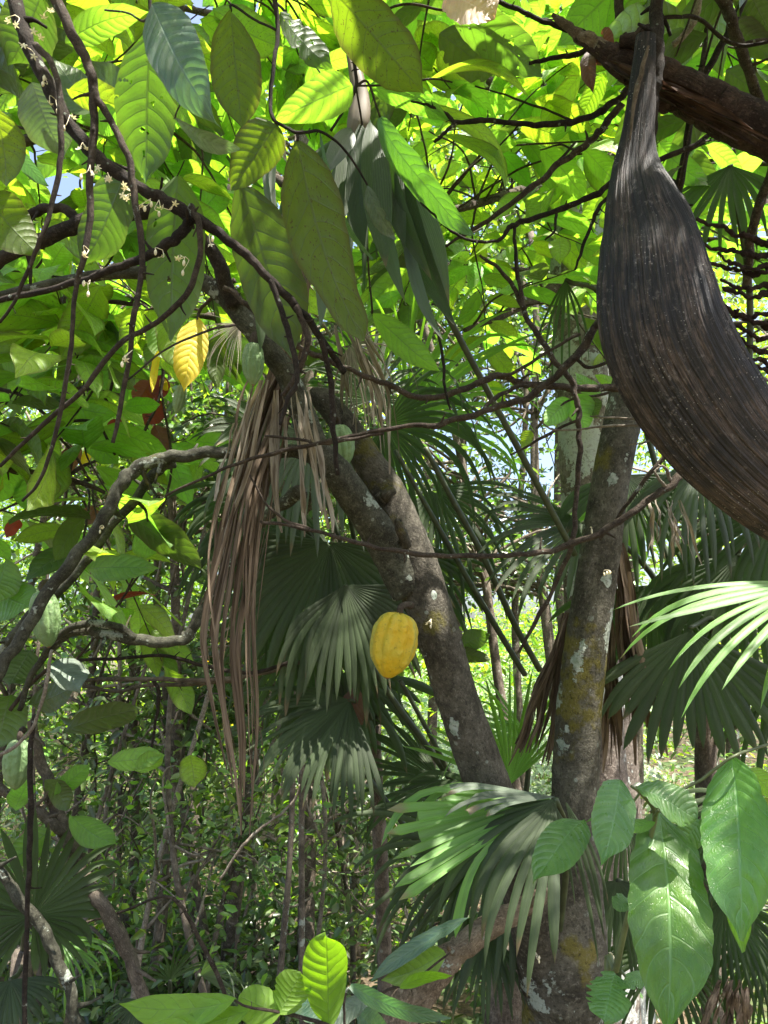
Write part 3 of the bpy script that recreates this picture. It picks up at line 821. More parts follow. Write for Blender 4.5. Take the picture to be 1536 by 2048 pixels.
tube_px(mb, [(820, 1180, 79.1, 1.95), (775, 1095, 72.2, 1.93), (722, 1015, 63.6, 1.90), (672, 945, 63.6, 1.87), (628, 890, 53.3, 1.85), (600, 810, 48.2, 1.83), (570, 745, 44.7, 1.81), (530, 690, 44.7, 1.79), (490, 640, 44.7, 1.78), (452, 595, 39.6, 1.78),
             (400, 562, 34.4, 1.78), (330, 548, 29.2, 1.79), (240, 546, 24.1, 1.8), (150, 558, 20.6, 1.82), (75, 574, 18.9, 1.84), (0, 592, 17.2, 1.86), (-90, 620, 13.8, 1.9)], nu=28, rough=.07, seg=12)
mb.build('limb', 'limb', tree)


def branch(parent, rows, mat, name='branch', label=None, **k):
    m = MB()
    k.setdefault('nu', 12)
    k.setdefault('rough', .10)
    k.setdefault('wob', .25)
    k.setdefault('seg', 9)
    c = tube_px(m, rows, **k)
    if mat in ('darkbranch', 'twig', 'limb', 'farbark') and len(c) > 30 and max(r[2] for r in rows) < 60:
        rad = np.interp(np.linspace(0, 1, len(c)), np.linspace(0, 1, len(rows)), [r[2] * .5 * r[3] / F for r in rows])
        for _ in range(int(rng.integers(3, 8))):
            i = int(rng.integers(4, len(c) - 4))
            ax = nrm(c[i + 1] - c[i])
            dr = nrm(np.cross(ax, rng.normal(size=3)) + ax * rng.uniform(-.2, .9))
            ln = rad[i] * rng.uniform(1.6, 4.5)
            tube_pts(m, np.array([c[i] - dr * rad[i] * .3, c[i] + dr * (rad[i] * .6 + ln * .5), c[i] + dr * (rad[i] + ln) + rng.normal(size=3) * ln * .15]), np.array([rad[i] * .6, rad[i] * .34, rad[i] * .2]), nu=6, seg=3, rough=.2)
    return m.build(name, mat, parent, label=label)


branch(tree, [(640, 925, 36.6, 1.88), (600, 905, 27.4, 1.9), (500, 905, 23.6, 1.93), (400, 908, 23.6, 1.95), (330, 917, 24.9, 1.95), (276, 935, 26.1, 1.94), (240, 970, 26.1, 1.92), (215, 1025, 24.9, 1.9), (163, 1098, 24.9, 1.88), (100, 1180, 24.9, 1.86), (48, 1268, 24.9, 1.84), (0, 1345, 23.6, 1.82), (-60, 1440, 22.2, 1.8)], 'limb', 'limb', nu=22, rough=.06, seg=10)
branch(tree, [(345, 925, 19.6, 1.97), (310, 945, 19.6, 2.0), (278, 990, 18.9, 2.02), (222, 1052, 18.3, 2.04), (185, 1105, 17.6, 2.05), (140, 1160, 17.6, 2.06), (70, 1222, 18.3, 2.07), (10, 1290, 17.6, 2.08), (-50, 1370, 17.0, 2.1)], 'limb', 'limb', nu=16)
branch(tree, [(600, 985, 34, 2.0), (550, 1020, 24, 2.05), (510, 1060, 20, 2.12), (462, 1130, 20, 2.15), (425, 1185, 20, 2.15), (400, 1225, 22, 2.14), (385, 1258, 22, 2.13), (358, 1283, 22, 2.12), (285, 1280, 22, 2.12), (212, 1270, 22, 2.12), (145, 1265, 20, 2.13), (105, 1295, 16, 2.14), (64, 1345, 13, 2.15), (40, 1420, 11, 2.17)], 'limb', nu=14)
branch(tree, [(268, 1276, 17, 2.11), (235, 1255, 16, 2.10), (190, 1246, 15, 2.09), (150, 1252, 14, 2.09), (110, 1278, 12, 2.10), (85, 1310, 9, 2.12)], 'limb')
# dark upper limbs that leave the frame beside the flowering branch
branch(tree, [(470, 610, 34, 1.76), (420, 500, 26, 1.7), (360, 440, 26, 1.66), (300, 424, 29, 1.63), (230, 432, 31, 1.6), (165, 447, 32, 1.58), (95, 474, 30, 1.57), (40, 500, 29, 1.56), (-40, 540, 26, 1.56)], 'darkbranch', 'limb', nu=16)
branch(tree, [(165, 450, 22, 1.58), (140, 424, 19, 1.58), (105, 417, 18, 1.59), (60, 430, 18, 1.6), (10, 455, 16, 1.62), (-30, 480, 13, 1.63)], 'darkbranch')
branch(tree, [(1286, 610, 44, 2.3), (1330, 450, 26, 2.2), (1366, 330, 16, 2.1), (1384, 215, 14, 2.05), (1420, 130, 14, 2.02), (1465, 50, 14, 2.0), (1500, -30, 13, 2.0)], 'darkbranch')
branch(tree, [(1384, 215, 11, 2.05), (1405, 120, 9, 2.06), (1412, 40, 9, 2.06), (1405, -30, 8, 2.06)], 'twig')
branch(tree, [(812, 1090, 22, 1.90), (800, 1060, 20, 1.87), (797, 1040, 15, 1.86)], 'trunk', 'knot')
branch(tree, [(760, 1000, 26, 1.93), (778, 985, 22, 1.92), (788, 982, 14, 1.92)], 'trunk', 'knot')
for x, y, d, n in [(862, 1238, 1.89, 5), (1072, 1905, 1.98, 5), (1216, 1140, 2.08, 7), (1180, 1055, 2.08, 4), (1222, 1905, 2.0, 6), (640, 960, 1.8, 3), (205, 1050, 1.88, 3)]:
    flower_cluster(tree, x, y, d, n)

# ------------------------------------------------------------------ pods
pod('cacao_pod', 'ripe yellow cacao pod with furrowed skin hanging beside the leaning trunk', (800, 1222, 1.80), (773, 1358, 1.77), 93, 'pod', stalk=(822, 1212, 1.88))
G = 'unripe green pods on the cacao tree'
pod('cacao_pod', 'pale green pod hanging under the dark limb just above the dead fronds', (506, 684, 1.74), (506, 772, 1.72), 44, 'greenpod', G, (512, 672, 1.77))
pod('cacao_pod', 'pale green pod in the fork between the dark limb and the leaning trunk', (676, 848, 1.90), (688, 936, 1.88), 54, 'greenpod', G, (664, 830, 1.87))
pod('cacao_pod', 'green pod tucked behind the curved grey limb above the crooked branch', (84, 1178, 2.0), (98, 1296, 1.98), 58, 'greenpod', G, (92, 1166, 2.03))
pod('cacao_pod', 'slender young green pod below the bright yellow hanging leaf', (366, 768, 2.0), (352, 828, 2.0), 26, 'greenpod', G, (372, 752, 2.0))
pod('cacao_pod', 'large green pod low against the dark stem under the broad drooping leaf', (40, 1476, 2.06), (30, 1580, 2.05), 56, 'greenpod', G, (46, 1460, 2.12))

# ================================================================== FLOWERING BRANCH AND HANGING BRANCHES (upper left)
fb = thing('cacao_branch', 'thick dark branch lined with tiny white flowers slanting down past hanging leaves', 'branch', P(30, 0, 1.2))
branch(fb, [(-5, -90, 35.3, 1.22), (28, 5, 30.2, 1.2), (60, 95, 28.6, 1.19), (105, 195, 27.7, 1.18), (150, 265, 25.2, 1.18), (205, 325, 25.2, 1.18), (270, 370, 23.5, 1.18), (330, 402, 25.2, 1.18), (376, 430, 26.9, 1.18), (425, 458, 20.2, 1.18), (482, 500, 18.5, 1.19), (532, 552, 16.8, 1.2), (582, 602, 16.8, 1.22), (622, 648, 14.3, 1.24), (655, 695, 13.4, 1.26), (690, 745, 11.8, 1.28)], 'darkbranch', nu=18, seg=10)
branch(fb, [(376, 425, 24, 1.18), (372, 455, 22, 1.18), (345, 482, 20, 1.18), (318, 502, 19, 1.19), (285, 515, 17, 1.2), (240, 532, 16, 1.21), (178, 556, 14, 1.22), (100, 578, 13, 1.24), (25, 594, 12, 1.26), (-40, 610, 10, 1.28)], 'darkbranch')
branch(fb, [(382, 415, 14, 1.17), (396, 440, 13, 1.16), (401, 480, 12, 1.16), (397, 530, 12, 1.16), (372, 588, 12, 1.16), (330, 632, 11, 1.17), (285, 662, 11, 1.18), (235, 692, 11, 1.19), (165, 780, 10, 1.2), (95, 842, 9, 1.22), (40, 892, 8, 1.24), (0, 932, 7, 1.25)], 'twig')
branch(fb, [(540, 560, 13, 1.2), (560, 610, 12, 1.2), (580, 680, 12, 1.2), (595, 760, 11, 1.2), (575, 800, 9, 1.2), (560, 850, 7, 1.2)], 'darkbranch')
branch(fb, [(592, 612, 13, 1.22), (612, 660, 13, 1.22), (612, 705, 12, 1.22), (592, 750, 11, 1.23), (566, 792, 10, 1.24)], 'twig')
branch(fb, [(640, 670, 13, 1.25), (656, 735, 12, 1.26), (665, 800, 12, 1.27), (668, 880, 11, 1.28), (676, 950, 9, 1.3)], 'darkbranch')
branch(fb, [(72, 90, 14, 1.17), (104, 130, 13, 1.15), (119, 190, 12, 1.14), (122, 265, 12, 1.14), (118, 340, 11, 1.14), (101, 420, 10, 1.14), (80, 480, 9, 1.14), (62, 525, 8, 1.15), (30, 600, 7, 1.16), (0, 645, 6, 1.17)], 'twig')
for x, y, n in [(60, 98, 4), (88, 150, 4), (72, 70, 3), (112, 200, 4), (165, 285, 5), (200, 330, 4), (215, 345, 3), (250, 372, 5), (300, 398, 6), (318, 400, 4), (345, 412, 4), (420, 470, 3), (325, 500, 3), (360, 510, 4), (30, 30, 4), (378, 520, 2), (180, 560, 3), (140, 230, 3), (270, 385, 4)]:
    flower_cluster(fb, x, y, 1.16, n, .024)
for a in [  # leaves borne by the flowering branch: base, tip, width px, material, face, roll
    ((300, 72, 1.22), (292, 372, 1.30), 118, 'eaten', -1, 14, dict(curl=.04, side=-.02)),
    ((355, 352, 1.24), (340, 682, 1.30), 122, 'eaten', -1, -12, dict(curl=.03)),
    ((250, 345, 1.26), (166, 532, 1.34), 104, 'shade', -1, 22, dict(curl=.06)),
    ((478, 362, 1.24), (584, 716, 1.30), 132, 'shade', -1, 10, dict(curl=.04)),
    ((64, 165, 1.28), (130, 318, 1.34), 96, 'grey', 1, 20, dict(curl=.08)),
    ((130, 85, 1.3), (302, 22, 1.36), 62, 'lime', -1, 30, dict(curl=.1)),
    ((82, -10, 1.28), (20, 130, 1.36), 118, 'shade', -1, 18, dict(curl=.06)),
    ((135, 178, 1.4), (264, 226, 1.5), 62, 'limespot', -1, 20, dict()),
    ((195, 235, 1.35), (262, 255, 1.4), 58, 'lime', -1, 10, dict(shape='ovate')),
    ((-30, 395, 1.18), (80, 512, 1.24), 112, 'olive', -1, -10, dict(shape='ovate')),
    ((-14, 215, 1.16), (14, 380, 1.2), 84, 'olive', -1, 30, dict()),
    ((10, 270, 1.25), (98, 372, 1.3), 46, 'blue', 1, 40, dict()),
    ((190, 228, 1.5), (105, 110, 1.6), 70, 'shade', -1, 10, dict()),
    ((250, 245, 1.45), (180, 120, 1.55), 88, 'shade', -1, -30, dict()),
]:
    b, t, w, m, fc, ro, k = a
    leaf_px(fb, *b, *t, w, m, fc, ro, **k)
hb = thing('hanging_branch', 'pair of rough hanging branchlets crossing in front of the flowering branch', 'branch', P(115, 0, 1.1))
branch(hb, [(85, -70, 24, 1.1), (112, 0, 22, 1.1), (150, 78, 21, 1.1), (180, 140, 19, 1.1), (188, 200, 17, 1.1), (186, 280, 15, 1.1), (178, 360, 14, 1.1), (181, 440, 13, 1.1), (166, 520, 12, 1.1), (152, 570, 10, 1.11), (145, 650, 9, 1.11), (136, 740, 9, 1.12), (110, 870, 8, 1.13), (80, 960, 7, 1.14), (45, 1002, 5, 1.15)], 'twig', nu=14)
branch(hb, [(182, 160, 15, 1.1), (200, 205, 15, 1.1), (232, 262, 14, 1.1), (258, 318, 14, 1.1), (268, 390, 14, 1.1), (282, 480, 13, 1.1), (282, 555, 12, 1.1), (266, 640, 11, 1.1), (258, 720, 10, 1.11), (240, 820, 9, 1.12), (226, 886, 7, 1.12)], 'twig')
branch(hb, [(258, 742, 4, 1.12), (255, 760, 4, 1.12), (330, 700, 4, 1.14), (420, 660, 5, 1.16), (470, 650, 5, 1.18)], 'twig')
for x, y, n in [(105, 15, 3), (178, 500, 4), (265, 700, 2), (180, 330, 2)]:
    flower_cluster(hb, x, y, 1.08, n, .025)

# drooping leafy branchlet in the middle top
db = thing('cacao_branch', 'thin dark branchlet with big mottled yellow-green leaves hanging beside the pale palm fan', 'branch', P(550, 0, 1.15))
branch(db, [(552, -70, 12, 1.15), (550, 0, 10, 1.15), (555, 60, 9, 1.15), (548, 130, 8, 1.14), (541, 200, 8, 1.14), (546, 236, 8, 1.13), (570, 254, 7, 1.13), (600, 266, 7, 1.12), (642, 264, 6, 1.13), (690, 300, 5, 1.15), (735, 370, 4, 1.18)], 'darkbranch')
branch(db, [(595, 266, 6, 1.12), (596, 282, 6, 1.12)], 'darkbranch', 'petiole')
branch(db, [(552, 60, 5, 1.15), (510, 40, 5, 1.16), (465, 10, 5, 1.17), (462, 22, 5, 1.17)], 'darkbranch')
for a in [
    ((595, 280, 1.12), (725, 680, 1.16), 132, 'olive', -1, 10, dict(shape='tailed', nv=44, nu=16, curl=.03, side=-.05, wave=.035)),
    ((462, 20, 1.17), (486, 260, 1.22), 100, 'olive', -1, -14, dict(nv=36, nu=14, curl=.05)),
    ((553, 248, 1.13), (462, 382, 1.15), 94, 'olive', -1, 6, dict(nv=36, nu=14, shape='ovate', curl=.05)),
    ((662, -20, 1.12), (850, 192, 1.2), 118, 'olive', -1, 14, dict(nv=36, nu=14, curl=.05)),
    ((704, 170, 1.2), (548, 244, 1.24), 82, 'lime', -1, -8, dict(nv=32, nu=12, shape='ovate', curl=.06)),
    ((560, 25, 1.22), (664, 138, 1.28), 70, 'eaten', -1, -35, dict(ragged=.3)),
    ((735, 372, 1.18), (790, 480, 1.2), 40, 'grey', 1, 30, dict(ragged=.3)),
    ((640, 264, 1.13), (742, 520, 1.25), 26, 'blue', 1, 60, dict()),
]:
    b, t, w, m, fc, ro, k = a
    leaf_px(db, *b, *t, w, m, fc, ro, **k)
gl = thing('cacao_branch', 'twig with one glossy blue-green leaf and a silvery dusty leaf below its tip', 'branch', P(300, 0, 1.05))
branch(gl, [(300, -60, 8, 1.05), (300, 0, 7, 1.05), (301, 40, 6, 1.05), (300, 70, 5, 1.06)], 'darkbranch')
branch(gl, [(300, 30, 5, 1.05), (285, 42, 5, 1.05), (255, 26, 4, 1.06), (210, 20, 4, 1.08)], 'twig')
leaf_px(gl, 304, 8, 1.04, 432, 248, .98, 112, 'blue', 1, 22, nv=40, nu=14, curl=.05, wave=.03, puff=.02)
branch(gl, [(300, 70, 4, 1.06), (360, 180, 3, 1.1), (350, 236, 3, 1.1)], 'twig', 'petiole')
leaf_px(gl, 350, 238, 1.12, 478, 300, 1.10, 62, 'grey', 1, 55, nv=30, nu=12, curl=.08, shape='ovate')

# ================================================================== TWIGS ACROSS THE MIDDLE
def twig_thing(label, rows_list, mats, leaves=()):
    r0 = rows_list[0][0]
    t = thing('bare_twig', label, 'twig', P(r0[0], r0[1], r0[3]), 'bare twigs crossing between the trunks')
    for rows, m in zip(rows_list, mats if isinstance(mats, (list, tuple)) else [mats] * len(rows_list)):
        branch(t, rows, m, 'stem' if rows is rows_list[0] else 'shoot', nu=8, rough=.16, wob=.5)
    return t


twig_thing('reddish-brown bare twig running from the dark limb to the pale branch tip behind the spathe',
           [[(448, 574, 8, 1.55), (490, 605, 10, 1.55), (530, 646, 10, 1.55), (600, 697, 11, 1.56), (650, 718, 11, 1.57), (710, 745, 11, 1.58), (768, 766, 11, 1.6), (840, 796, 12, 1.62), (900, 786, 13, 1.64), (960, 764, 13, 1.66), (1000, 752, 14, 1.68), (1050, 768, 14, 1.7), (1110, 772, 15, 1.72), (1180, 778, 16, 1.75), (1246, 774, 18, 1.78), (1300, 760, 20, 1.8)],
            [(1000, 752, 8, 1.68), (1040, 738, 7, 1.66), (1100, 700, 7, 1.66), (1160, 668, 7, 1.66)]], ['twig', 'twig'])
twig_thing('long dark twig sweeping up from the dead frond towards the spathe',
           [[(330, 992, 5, 1.55), (440, 942, 7, 1.53), (540, 907, 8, 1.52), (650, 884, 9, 1.51), (768, 861, 10, 1.5), (880, 846, 12, 1.5), (960, 826, 13, 1.5), (1040, 802, 14, 1.49), (1100, 766, 15, 1.48), (1150, 712, 16, 1.47), (1195, 655, 17, 1.46), (1260, 590, 18, 1.45)],
            [(530, 872, 5, 1.53), (600, 880, 6, 1.52), (640, 888, 6, 1.51), (690, 880, 7, 1.5), (768, 866, 7, 1.5)],
            [(960, 826, 9, 1.5), (985, 800, 9, 1.51), (1030, 775, 9, 1.52), (1060, 770, 8, 1.53)],
            [(1150, 715, 7, 1.47), (1180, 735, 7, 1.46), (1230, 718, 7, 1.45)]], 'twig')
twig_thing('thin bowed twig crossing both trunks above the ripe pod',
           [[(520, 1042, 6, 1.6), (580, 1050, 8, 1.6), (680, 1076, 9, 1.6), (760, 1096, 10, 1.6), (850, 1108, 10, 1.61), (960, 1112, 11, 1.62), (1060, 1105, 12, 1.63), (1150, 1088, 13, 1.64), (1230, 1046, 14, 1.65), (1300, 1000, 15, 1.66), (1362, 950, 16, 1.67)],
            [(500, 950, 4, 1.58), (530, 1005, 5, 1.59), (570, 1040, 6, 1.6), (620, 1058, 7, 1.6)],
            [(1345, 965, 9, 1.67), (1330, 935, 6, 1.66), (1316, 930, 4, 1.66)], [(1330, 975, 7, 1.66), (1310, 945, 5, 1.65), (1318, 935, 4, 1.65)]], ['twig', 'twig', 'paletwig', 'paletwig'])  # sunlit highlight of the fork tips put into pale bark
twig_thing('dark wavy twig hanging down past the background trunk to below the bowed twig',
           [[(960, 510, 6, 1.75), (1000, 540, 8, 1.74), (1036, 590, 9, 1.73), (1060, 645, 10, 1.72), (1100, 705, 11, 1.71), (1140, 760, 12, 1.7), (1153, 800, 12, 1.7), (1158, 850, 12, 1.7), (1160, 920, 11, 1.7), (1152, 1010, 10, 1.7), (1146, 1085, 10, 1.7), (1110, 1170, 9, 1.72), (1070, 1245, 8, 1.74), (1038, 1305, 5, 1.76)],
            [(1030, 480, 6, 1.74), (1036, 560, 8, 1.73), (1050, 620, 9, 1.72)],
            [(1157, 840, 7, 1.7), (1110, 860, 6, 1.71), (1060, 890, 5, 1.73), (1020, 910, 4, 1.75)]], 'twig')
twig_thing('black forked twig reaching from the spathe neck into the bright leaves',
           [[(1262, 178, 16, 1.5), (1222, 208, 14, 1.5), (1180, 232, 13, 1.5), (1130, 246, 12, 1.5), (1068, 248, 11, 1.5), (1010, 244, 10, 1.5), (960, 240, 10, 1.5), (913, 246, 9, 1.5), (890, 226, 7, 1.5), (860, 212, 6, 1.5), (822, 202, 4, 1.5)],
            [(913, 246, 8, 1.5), (893, 262, 7, 1.5), (868, 285, 6, 1.5)], [(1150, 243, 5, 1.5), (1080, 215, 5, 1.5), (1010, 190, 4, 1.5), (950, 172, 3, 1.5)], [(1040, 246, 4, 1.5), (1020, 270, 4, 1.5), (1000, 290, 3, 1.5)]], 'darkbranch')
twig_thing('light-barked twig slanting up to the spathe through lime leaves',
           [[(890, 492, 5, 1.6), (940, 462, 8, 1.59), (1000, 424, 10, 1.58), (1070, 372, 12, 1.57), (1128, 322, 13, 1.56), (1180, 282, 14, 1.55), (1212, 250, 14, 1.55), (1245, 206, 14, 1.54)],
            [(1070, 372, 6, 1.57), (1110, 330, 6, 1.58), (1150, 285, 5, 1.6)], [(1150, 300, 5, 1.56), (1120, 290, 4, 1.57), (1080, 300, 3, 1.58)]], ['twig', 'twig', 'twig'])
twig_thing('looping dark twig joining the spathe waist with the drooping palm tips',
           [[(1260, 350, 13, 1.5), (1222, 368, 13, 1.5), (1180, 394, 12, 1.5), (1120, 420, 12, 1.5), (1040, 445, 11, 1.5), (1018, 455, 10, 1.5), (1004, 475, 8, 1.49), (980, 484, 7, 1.48), (940, 480, 6, 1.47), (905, 465, 6, 1.46), (868, 430, 5, 1.45), (840, 405, 4, 1.45)],
            [(1225, 380, 9, 1.5), (1195, 420, 8, 1.5), (1180, 455, 7, 1.51), (1160, 510, 6, 1.52), (1150, 540, 4, 1.53)], [(1112, 422, 6, 1.5), (1110, 460, 5, 1.5), (1090, 480, 4, 1.5)], [(1028, 450, 6, 1.5), (1030, 500, 6, 1.5), (1034, 560, 5, 1.52)]], 'darkbranch')
twig_thing('pale curled twig standing out white against the upright trunk',
           [[(1320, 880, 9, 1.5), (1290, 860, 10, 1.5), (1276, 840, 9, 1.5), (1272, 815, 8, 1.5), (1266, 805, 6, 1.5)], [(1276, 850, 6, 1.5), (1230, 850, 5, 1.51), (1160, 858, 4, 1.53), (1110, 860, 4, 1.54), (1080, 842, 3, 1.55)], [(1274, 838, 5, 1.5), (1220, 835, 4, 1.52), (1180, 832, 3, 1.54)], [(1310, 875, 6, 1.5), (1290, 885, 4, 1.5), (1258, 890, 3, 1.5)]], 'paletwig')  # white of the sun on this twig put into its pale bark
twig_thing('slender dark twig angled below the pointed lance leaf',
           [[(870, 640, 5, 1.6), (886, 720, 6, 1.6), (890, 770, 6, 1.6), (900, 820, 4, 1.6)]], 'darkbranch')
twig_thing('straight thin stick leaning behind the spathe tip above the drooping fan',
           [[(1345, 895, 9, 1.7), (1290, 960, 9, 1.72), (1240, 1030, 8, 1.75), (1200, 1080, 7, 1.78)]], 'twig')
tt = thing('cacao_branch', 'dark branch ends with curled dead leaves around the split stalk at the top', 'branch', P(1180, 90, 1.5))
branch(tt, [(990, 0, 9, 1.5), (1040, 20, 9, 1.5), (1085, 42, 10, 1.5), (1130, 58, 10, 1.5), (1170, 66, 10, 1.48), (1220, 110, 9, 1.46)], 'darkbranch')
branch(tt, [(1058, 126, 7, 1.5), (1100, 118, 9, 1.49), (1150, 108, 11, 1.48), (1190, 98, 13, 1.46), (1240, 110, 14, 1.44)], 'darkbranch')
branch(tt, [(1235, -40, 17, 1.5), (1240, 30, 19, 1.5), (1250, 90, 22, 1.47), (1262, 130, 22, 1.45)], 'twig')
branch(tt, [(1240, 70, 8, 1.48), (1290, 42, 9, 1.5), (1350, 34, 8, 1.52), (1400, 40, 8, 1.55), (1470, 90, 8, 1.6), (1560, 80, 7, 1.6)], 'darkbranch')
branch(tt, [(1400, -30, 14, 1.8), (1392, 30, 16, 1.8), (1370, 70, 14, 1.8), (1345, 90, 12, 1.8)], 'paletwig')
branch(tt, [(1425, -40, 22, 1.85), (1458, 30, 22, 1.85), (1482, 95, 22, 1.86), (1505, 165, 20, 1.87), (1528, 235, 20, 1.88), (1545, 330, 20, 1.9), (1512, 430, 20, 1.95), (1500, 500, 18, 2.0), (1490, 580, 16, 2.05)], 'twig', 'stem')
branch(tt, [(1482, 90, 8, 1.86), (1520, 82, 9, 1.86), (1570, 82, 9, 1.86)], 'twig')
branch(tt, [(1560, 190, 10, 1.8), (1490, 240, 9, 1.8), (1430, 262, 9, 1.8), (1390, 290, 11, 1.8), (1330, 315, 11, 1.8), (1270, 340, 9, 1.8)], 'darkbranch')
leaf_px(tt, 1205, 70, 1.44, 1232, 120, 1.42, 60, 'deadbrown', 1, 30, curl=.2, fold=.5)
leaf_px(tt, 1182, 100, 1.45, 1186, 186, 1.44, 34, 'deadbrown', 1, 20, curl=.2, fold=.5)
leaf_px(tt, 1195, 75, 1.45, 1215, 132, 1.43, 26, 'deadbrown', 1, 60, curl=.15, fold=.6)

# ================================================================== SPATHE, DEAD STALK, FRUIT STRANDS
sp = thing('palm_spathe', 'big dark woody palm spathe, grooved and boat-shaped, hanging from the dead stalk', 'palm spathe', P(1290, 110, 1.28))
rows = np.array([(1292, 70, 38, 1.27), (1289, 120, 44, 1.27), (1286, 165, 51, 1.27), (1282, 215, 57, 1.27), (1276, 275, 66, 1.27), (1274, 335, 94, 1.27), (1285, 400, 140, 1.26), (1297, 455, 174, 1.26), (1306, 520, 202, 1.25), (1314, 585, 224, 1.25), (1326, 650, 236, 1.25), (1346, 705, 240, 1.255), (1376, 762, 238, 1.265), (1412, 818, 232, 1.275), (1452, 872, 222, 1.285), (1502, 926, 208, 1.30), (1562, 982, 190, 1.32), (1640, 1046, 162, 1.34), (1720, 1106, 124, 1.37), (1796, 1160, 74, 1.40), (1836, 1188, 20, 1.42)], float)
mid = spline(rows, 10)
c = np.array([P(*r) for r in mid[:, [0, 1, 3]]])
hw = mid[:, 2] * .5 * mid[:, 3] / F
tg = np.gradient(c, axis=0)
tg /= np.linalg.norm(tg, axis=1)[:, None]
na, n_ = 420, len(c)
ang = np.linspace(-math.pi * .93, math.pi * .93, na)      # open along the far side
ln = np.linspace(0, 1, n_)
out, inn = [], []
for i in range(n_):
    v = nrm(CAM - c[i] + np.array([.25, 0, .1]))
    v = nrm(v - tg[i] * (v @ tg[i]))
    s = np.cross(tg[i], v)
    gro = 1 + .014 * np.sin(ang * 26 + 2 * np.sin(ln[i] * 6)) * min(1, hw[i] / .05) + .010 * np.sin(ang * 61 + ln[i] * 9) + .007 * np.sin(ang * 97 + 3 * ln[i] + 2 * np.sin(ang * 7)) + .005 * np.sin(ang * 143 + 5 * ln[i]) + .03 * np.sin(ang * 3 + ln[i] * 5 + 1)
    fold = np.where(np.abs(ang) > 2.2, 1 - .25 * (np.abs(ang) - 2.2), 1)
    rr = hw[i] * gro * fold
    out.append(c[i] + rr[:, None] * (np.sin(ang)[:, None] * s + .62 * np.cos(ang)[:, None] * v))
    inn.append(c[i] + (rr - .004)[:, None] * (np.sin(ang)[:, None] * s + .62 * np.cos(ang)[:, None] * v))
out, inn = np.array(out), np.array(inn)[:, ::-1]
V = np.concatenate([out, inn], 1)
A, L = np.meshgrid(np.concatenate([ang, ang[::-1]]) / (2 * math.pi), ln)
mb = MB()
mb.grid(V, np.stack([A, L, 0 * A], -1), closed=True)
mb.build('husk', 'spathe', sp)
branch(sp, [(1297, 92, 5, 1.240), (1284, 135, 9, 1.238), (1272, 185, 9, 1.236), (1264, 240, 6, 1.236), (1260, 280, 2, 1.236)], 'log', 'torn_edge', nu=8, rough=.25, label='pale torn edge')
branch(sp, [(1316, -60, 24, 1.31), (1314, 30, 26, 1.30), (1312, 100, 30, 1.28), (1308, 170, 28, 1.275), (1304, 240, 24, 1.28), (1300, 300, 14, 1.29)], 'darkbranch', 'stalk', nu=14)
ds = thing('dead_palm_stalk', 'thick reddish-brown dead stalk with a split pale end crossing behind the spathe neck', 'dead stalk', P(1330, 160, 1.38))
branch(ds, [(1196, 96, 29.9, 1.40), (1225, 112, 45.8, 1.39), (1262, 132, 65.1, 1.385), (1320, 160, 77.4, 1.38), (1385, 192, 84.5, 1.37), (1450, 226, 88.0, 1.36), (1536, 268, 91.5, 1.34), (1640, 325, 95.0, 1.32), (1780, 410, 96.8, 1.3), (2100, 620, 100, 1.3), (2600, 980, 110, 1.35), (3000, 1400, 120, 1.5)], 'stalk', 'stalk', nu=44, rough=.07, seg=12, wob=.05)
branch(ds, [(1104, 30, 8, 1.43), (1135, 52, 18, 1.42), (1170, 76, 26, 1.41), (1205, 104, 34, 1.40), (1240, 124, 40, 1.39)], 'log', 'splinter', nu=10, rough=.2, label='splintered pale end')
branch(ds, [(1150, 78, 6, 1.41), (1185, 102, 14, 1.40), (1215, 128, 18, 1.39), (1260, 158, 22, 1.38)], 'stalk', 'splinter', nu=8, rough=.2)
branch(ds, [(1240, 84, 22, 1.36), (1275, 74, 30, 1.34), (1300, 66, 26, 1.33), (1312, 60, 16, 1.32)], 'stalk', 'knot', rough=.2)
branch(ds, [(1318, 200, 34, 1.37), (1336, 210, 30, 1.36), (1350, 215, 18, 1.36)], 'stalk', 'knot', rough=.2)
mb = MB()
strips(mb, [(1300, 170, 30, 1.33), (1380, 200, 60, 1.32), (1460, 240, 70, 1.31), (1560, 290, 80, 1.29)], 26, .005, wavy=1.2)
strips(mb, [(1220, 122, 20, 1.36), (1330, 180, 70, 1.33), (1450, 245, 80, 1.31), (1560, 305, 80, 1.285)], 18, .012, wavy=1.0)
mb.build('bark_fibre', 'fibre', ds)
fs = thing('fruit_strands', 'twisted dark fruit strands of the dead palm cluster beside the spathe', 'fruit strands', P(1560, 560, 1.42))
branch(fs, [(1640, 330, 46, 1.45), (1625, 450, 44, 1.44), (1610, 580, 40, 1.43), (1600, 700, 30, 1.42), (1595, 790, 14, 1.42)], 'stalk', 'axis')
for y0, x1, y1 in [(445, 1395, 438), (470, 1410, 480), (510, 1428, 505), (520, 1415, 520), (545, 1440, 555), (575, 1442, 580), (610, 1450, 600), (640, 1462, 655), (690, 1480, 668), (720, 1490, 700), (740, 1500, 715), (480, 1450, 445), (600, 1470, 620)]:
    n = 10
    pts = []
    ox = oy = 0.0
    w0 = rng.uniform(10, 17)
    for k in range(n + 1):
        u = k / n
        ox, oy = .7 * ox + rng.normal() * 4, .7 * oy + rng.normal() * 5
        pts.append((1618 + (x1 - 1618) * u + ox, y0 + (y1 - y0) * u + 30 * math.sin(u * 3.1) + oy, w0 * (1 - .5 * u) * rng.uniform(.75, 1.25), 1.42 + .006 * rng.normal() - .05 * u))
    branch(fs, pts, 'stalk', 'strand', nu=10, rough=.3, wob=.7)

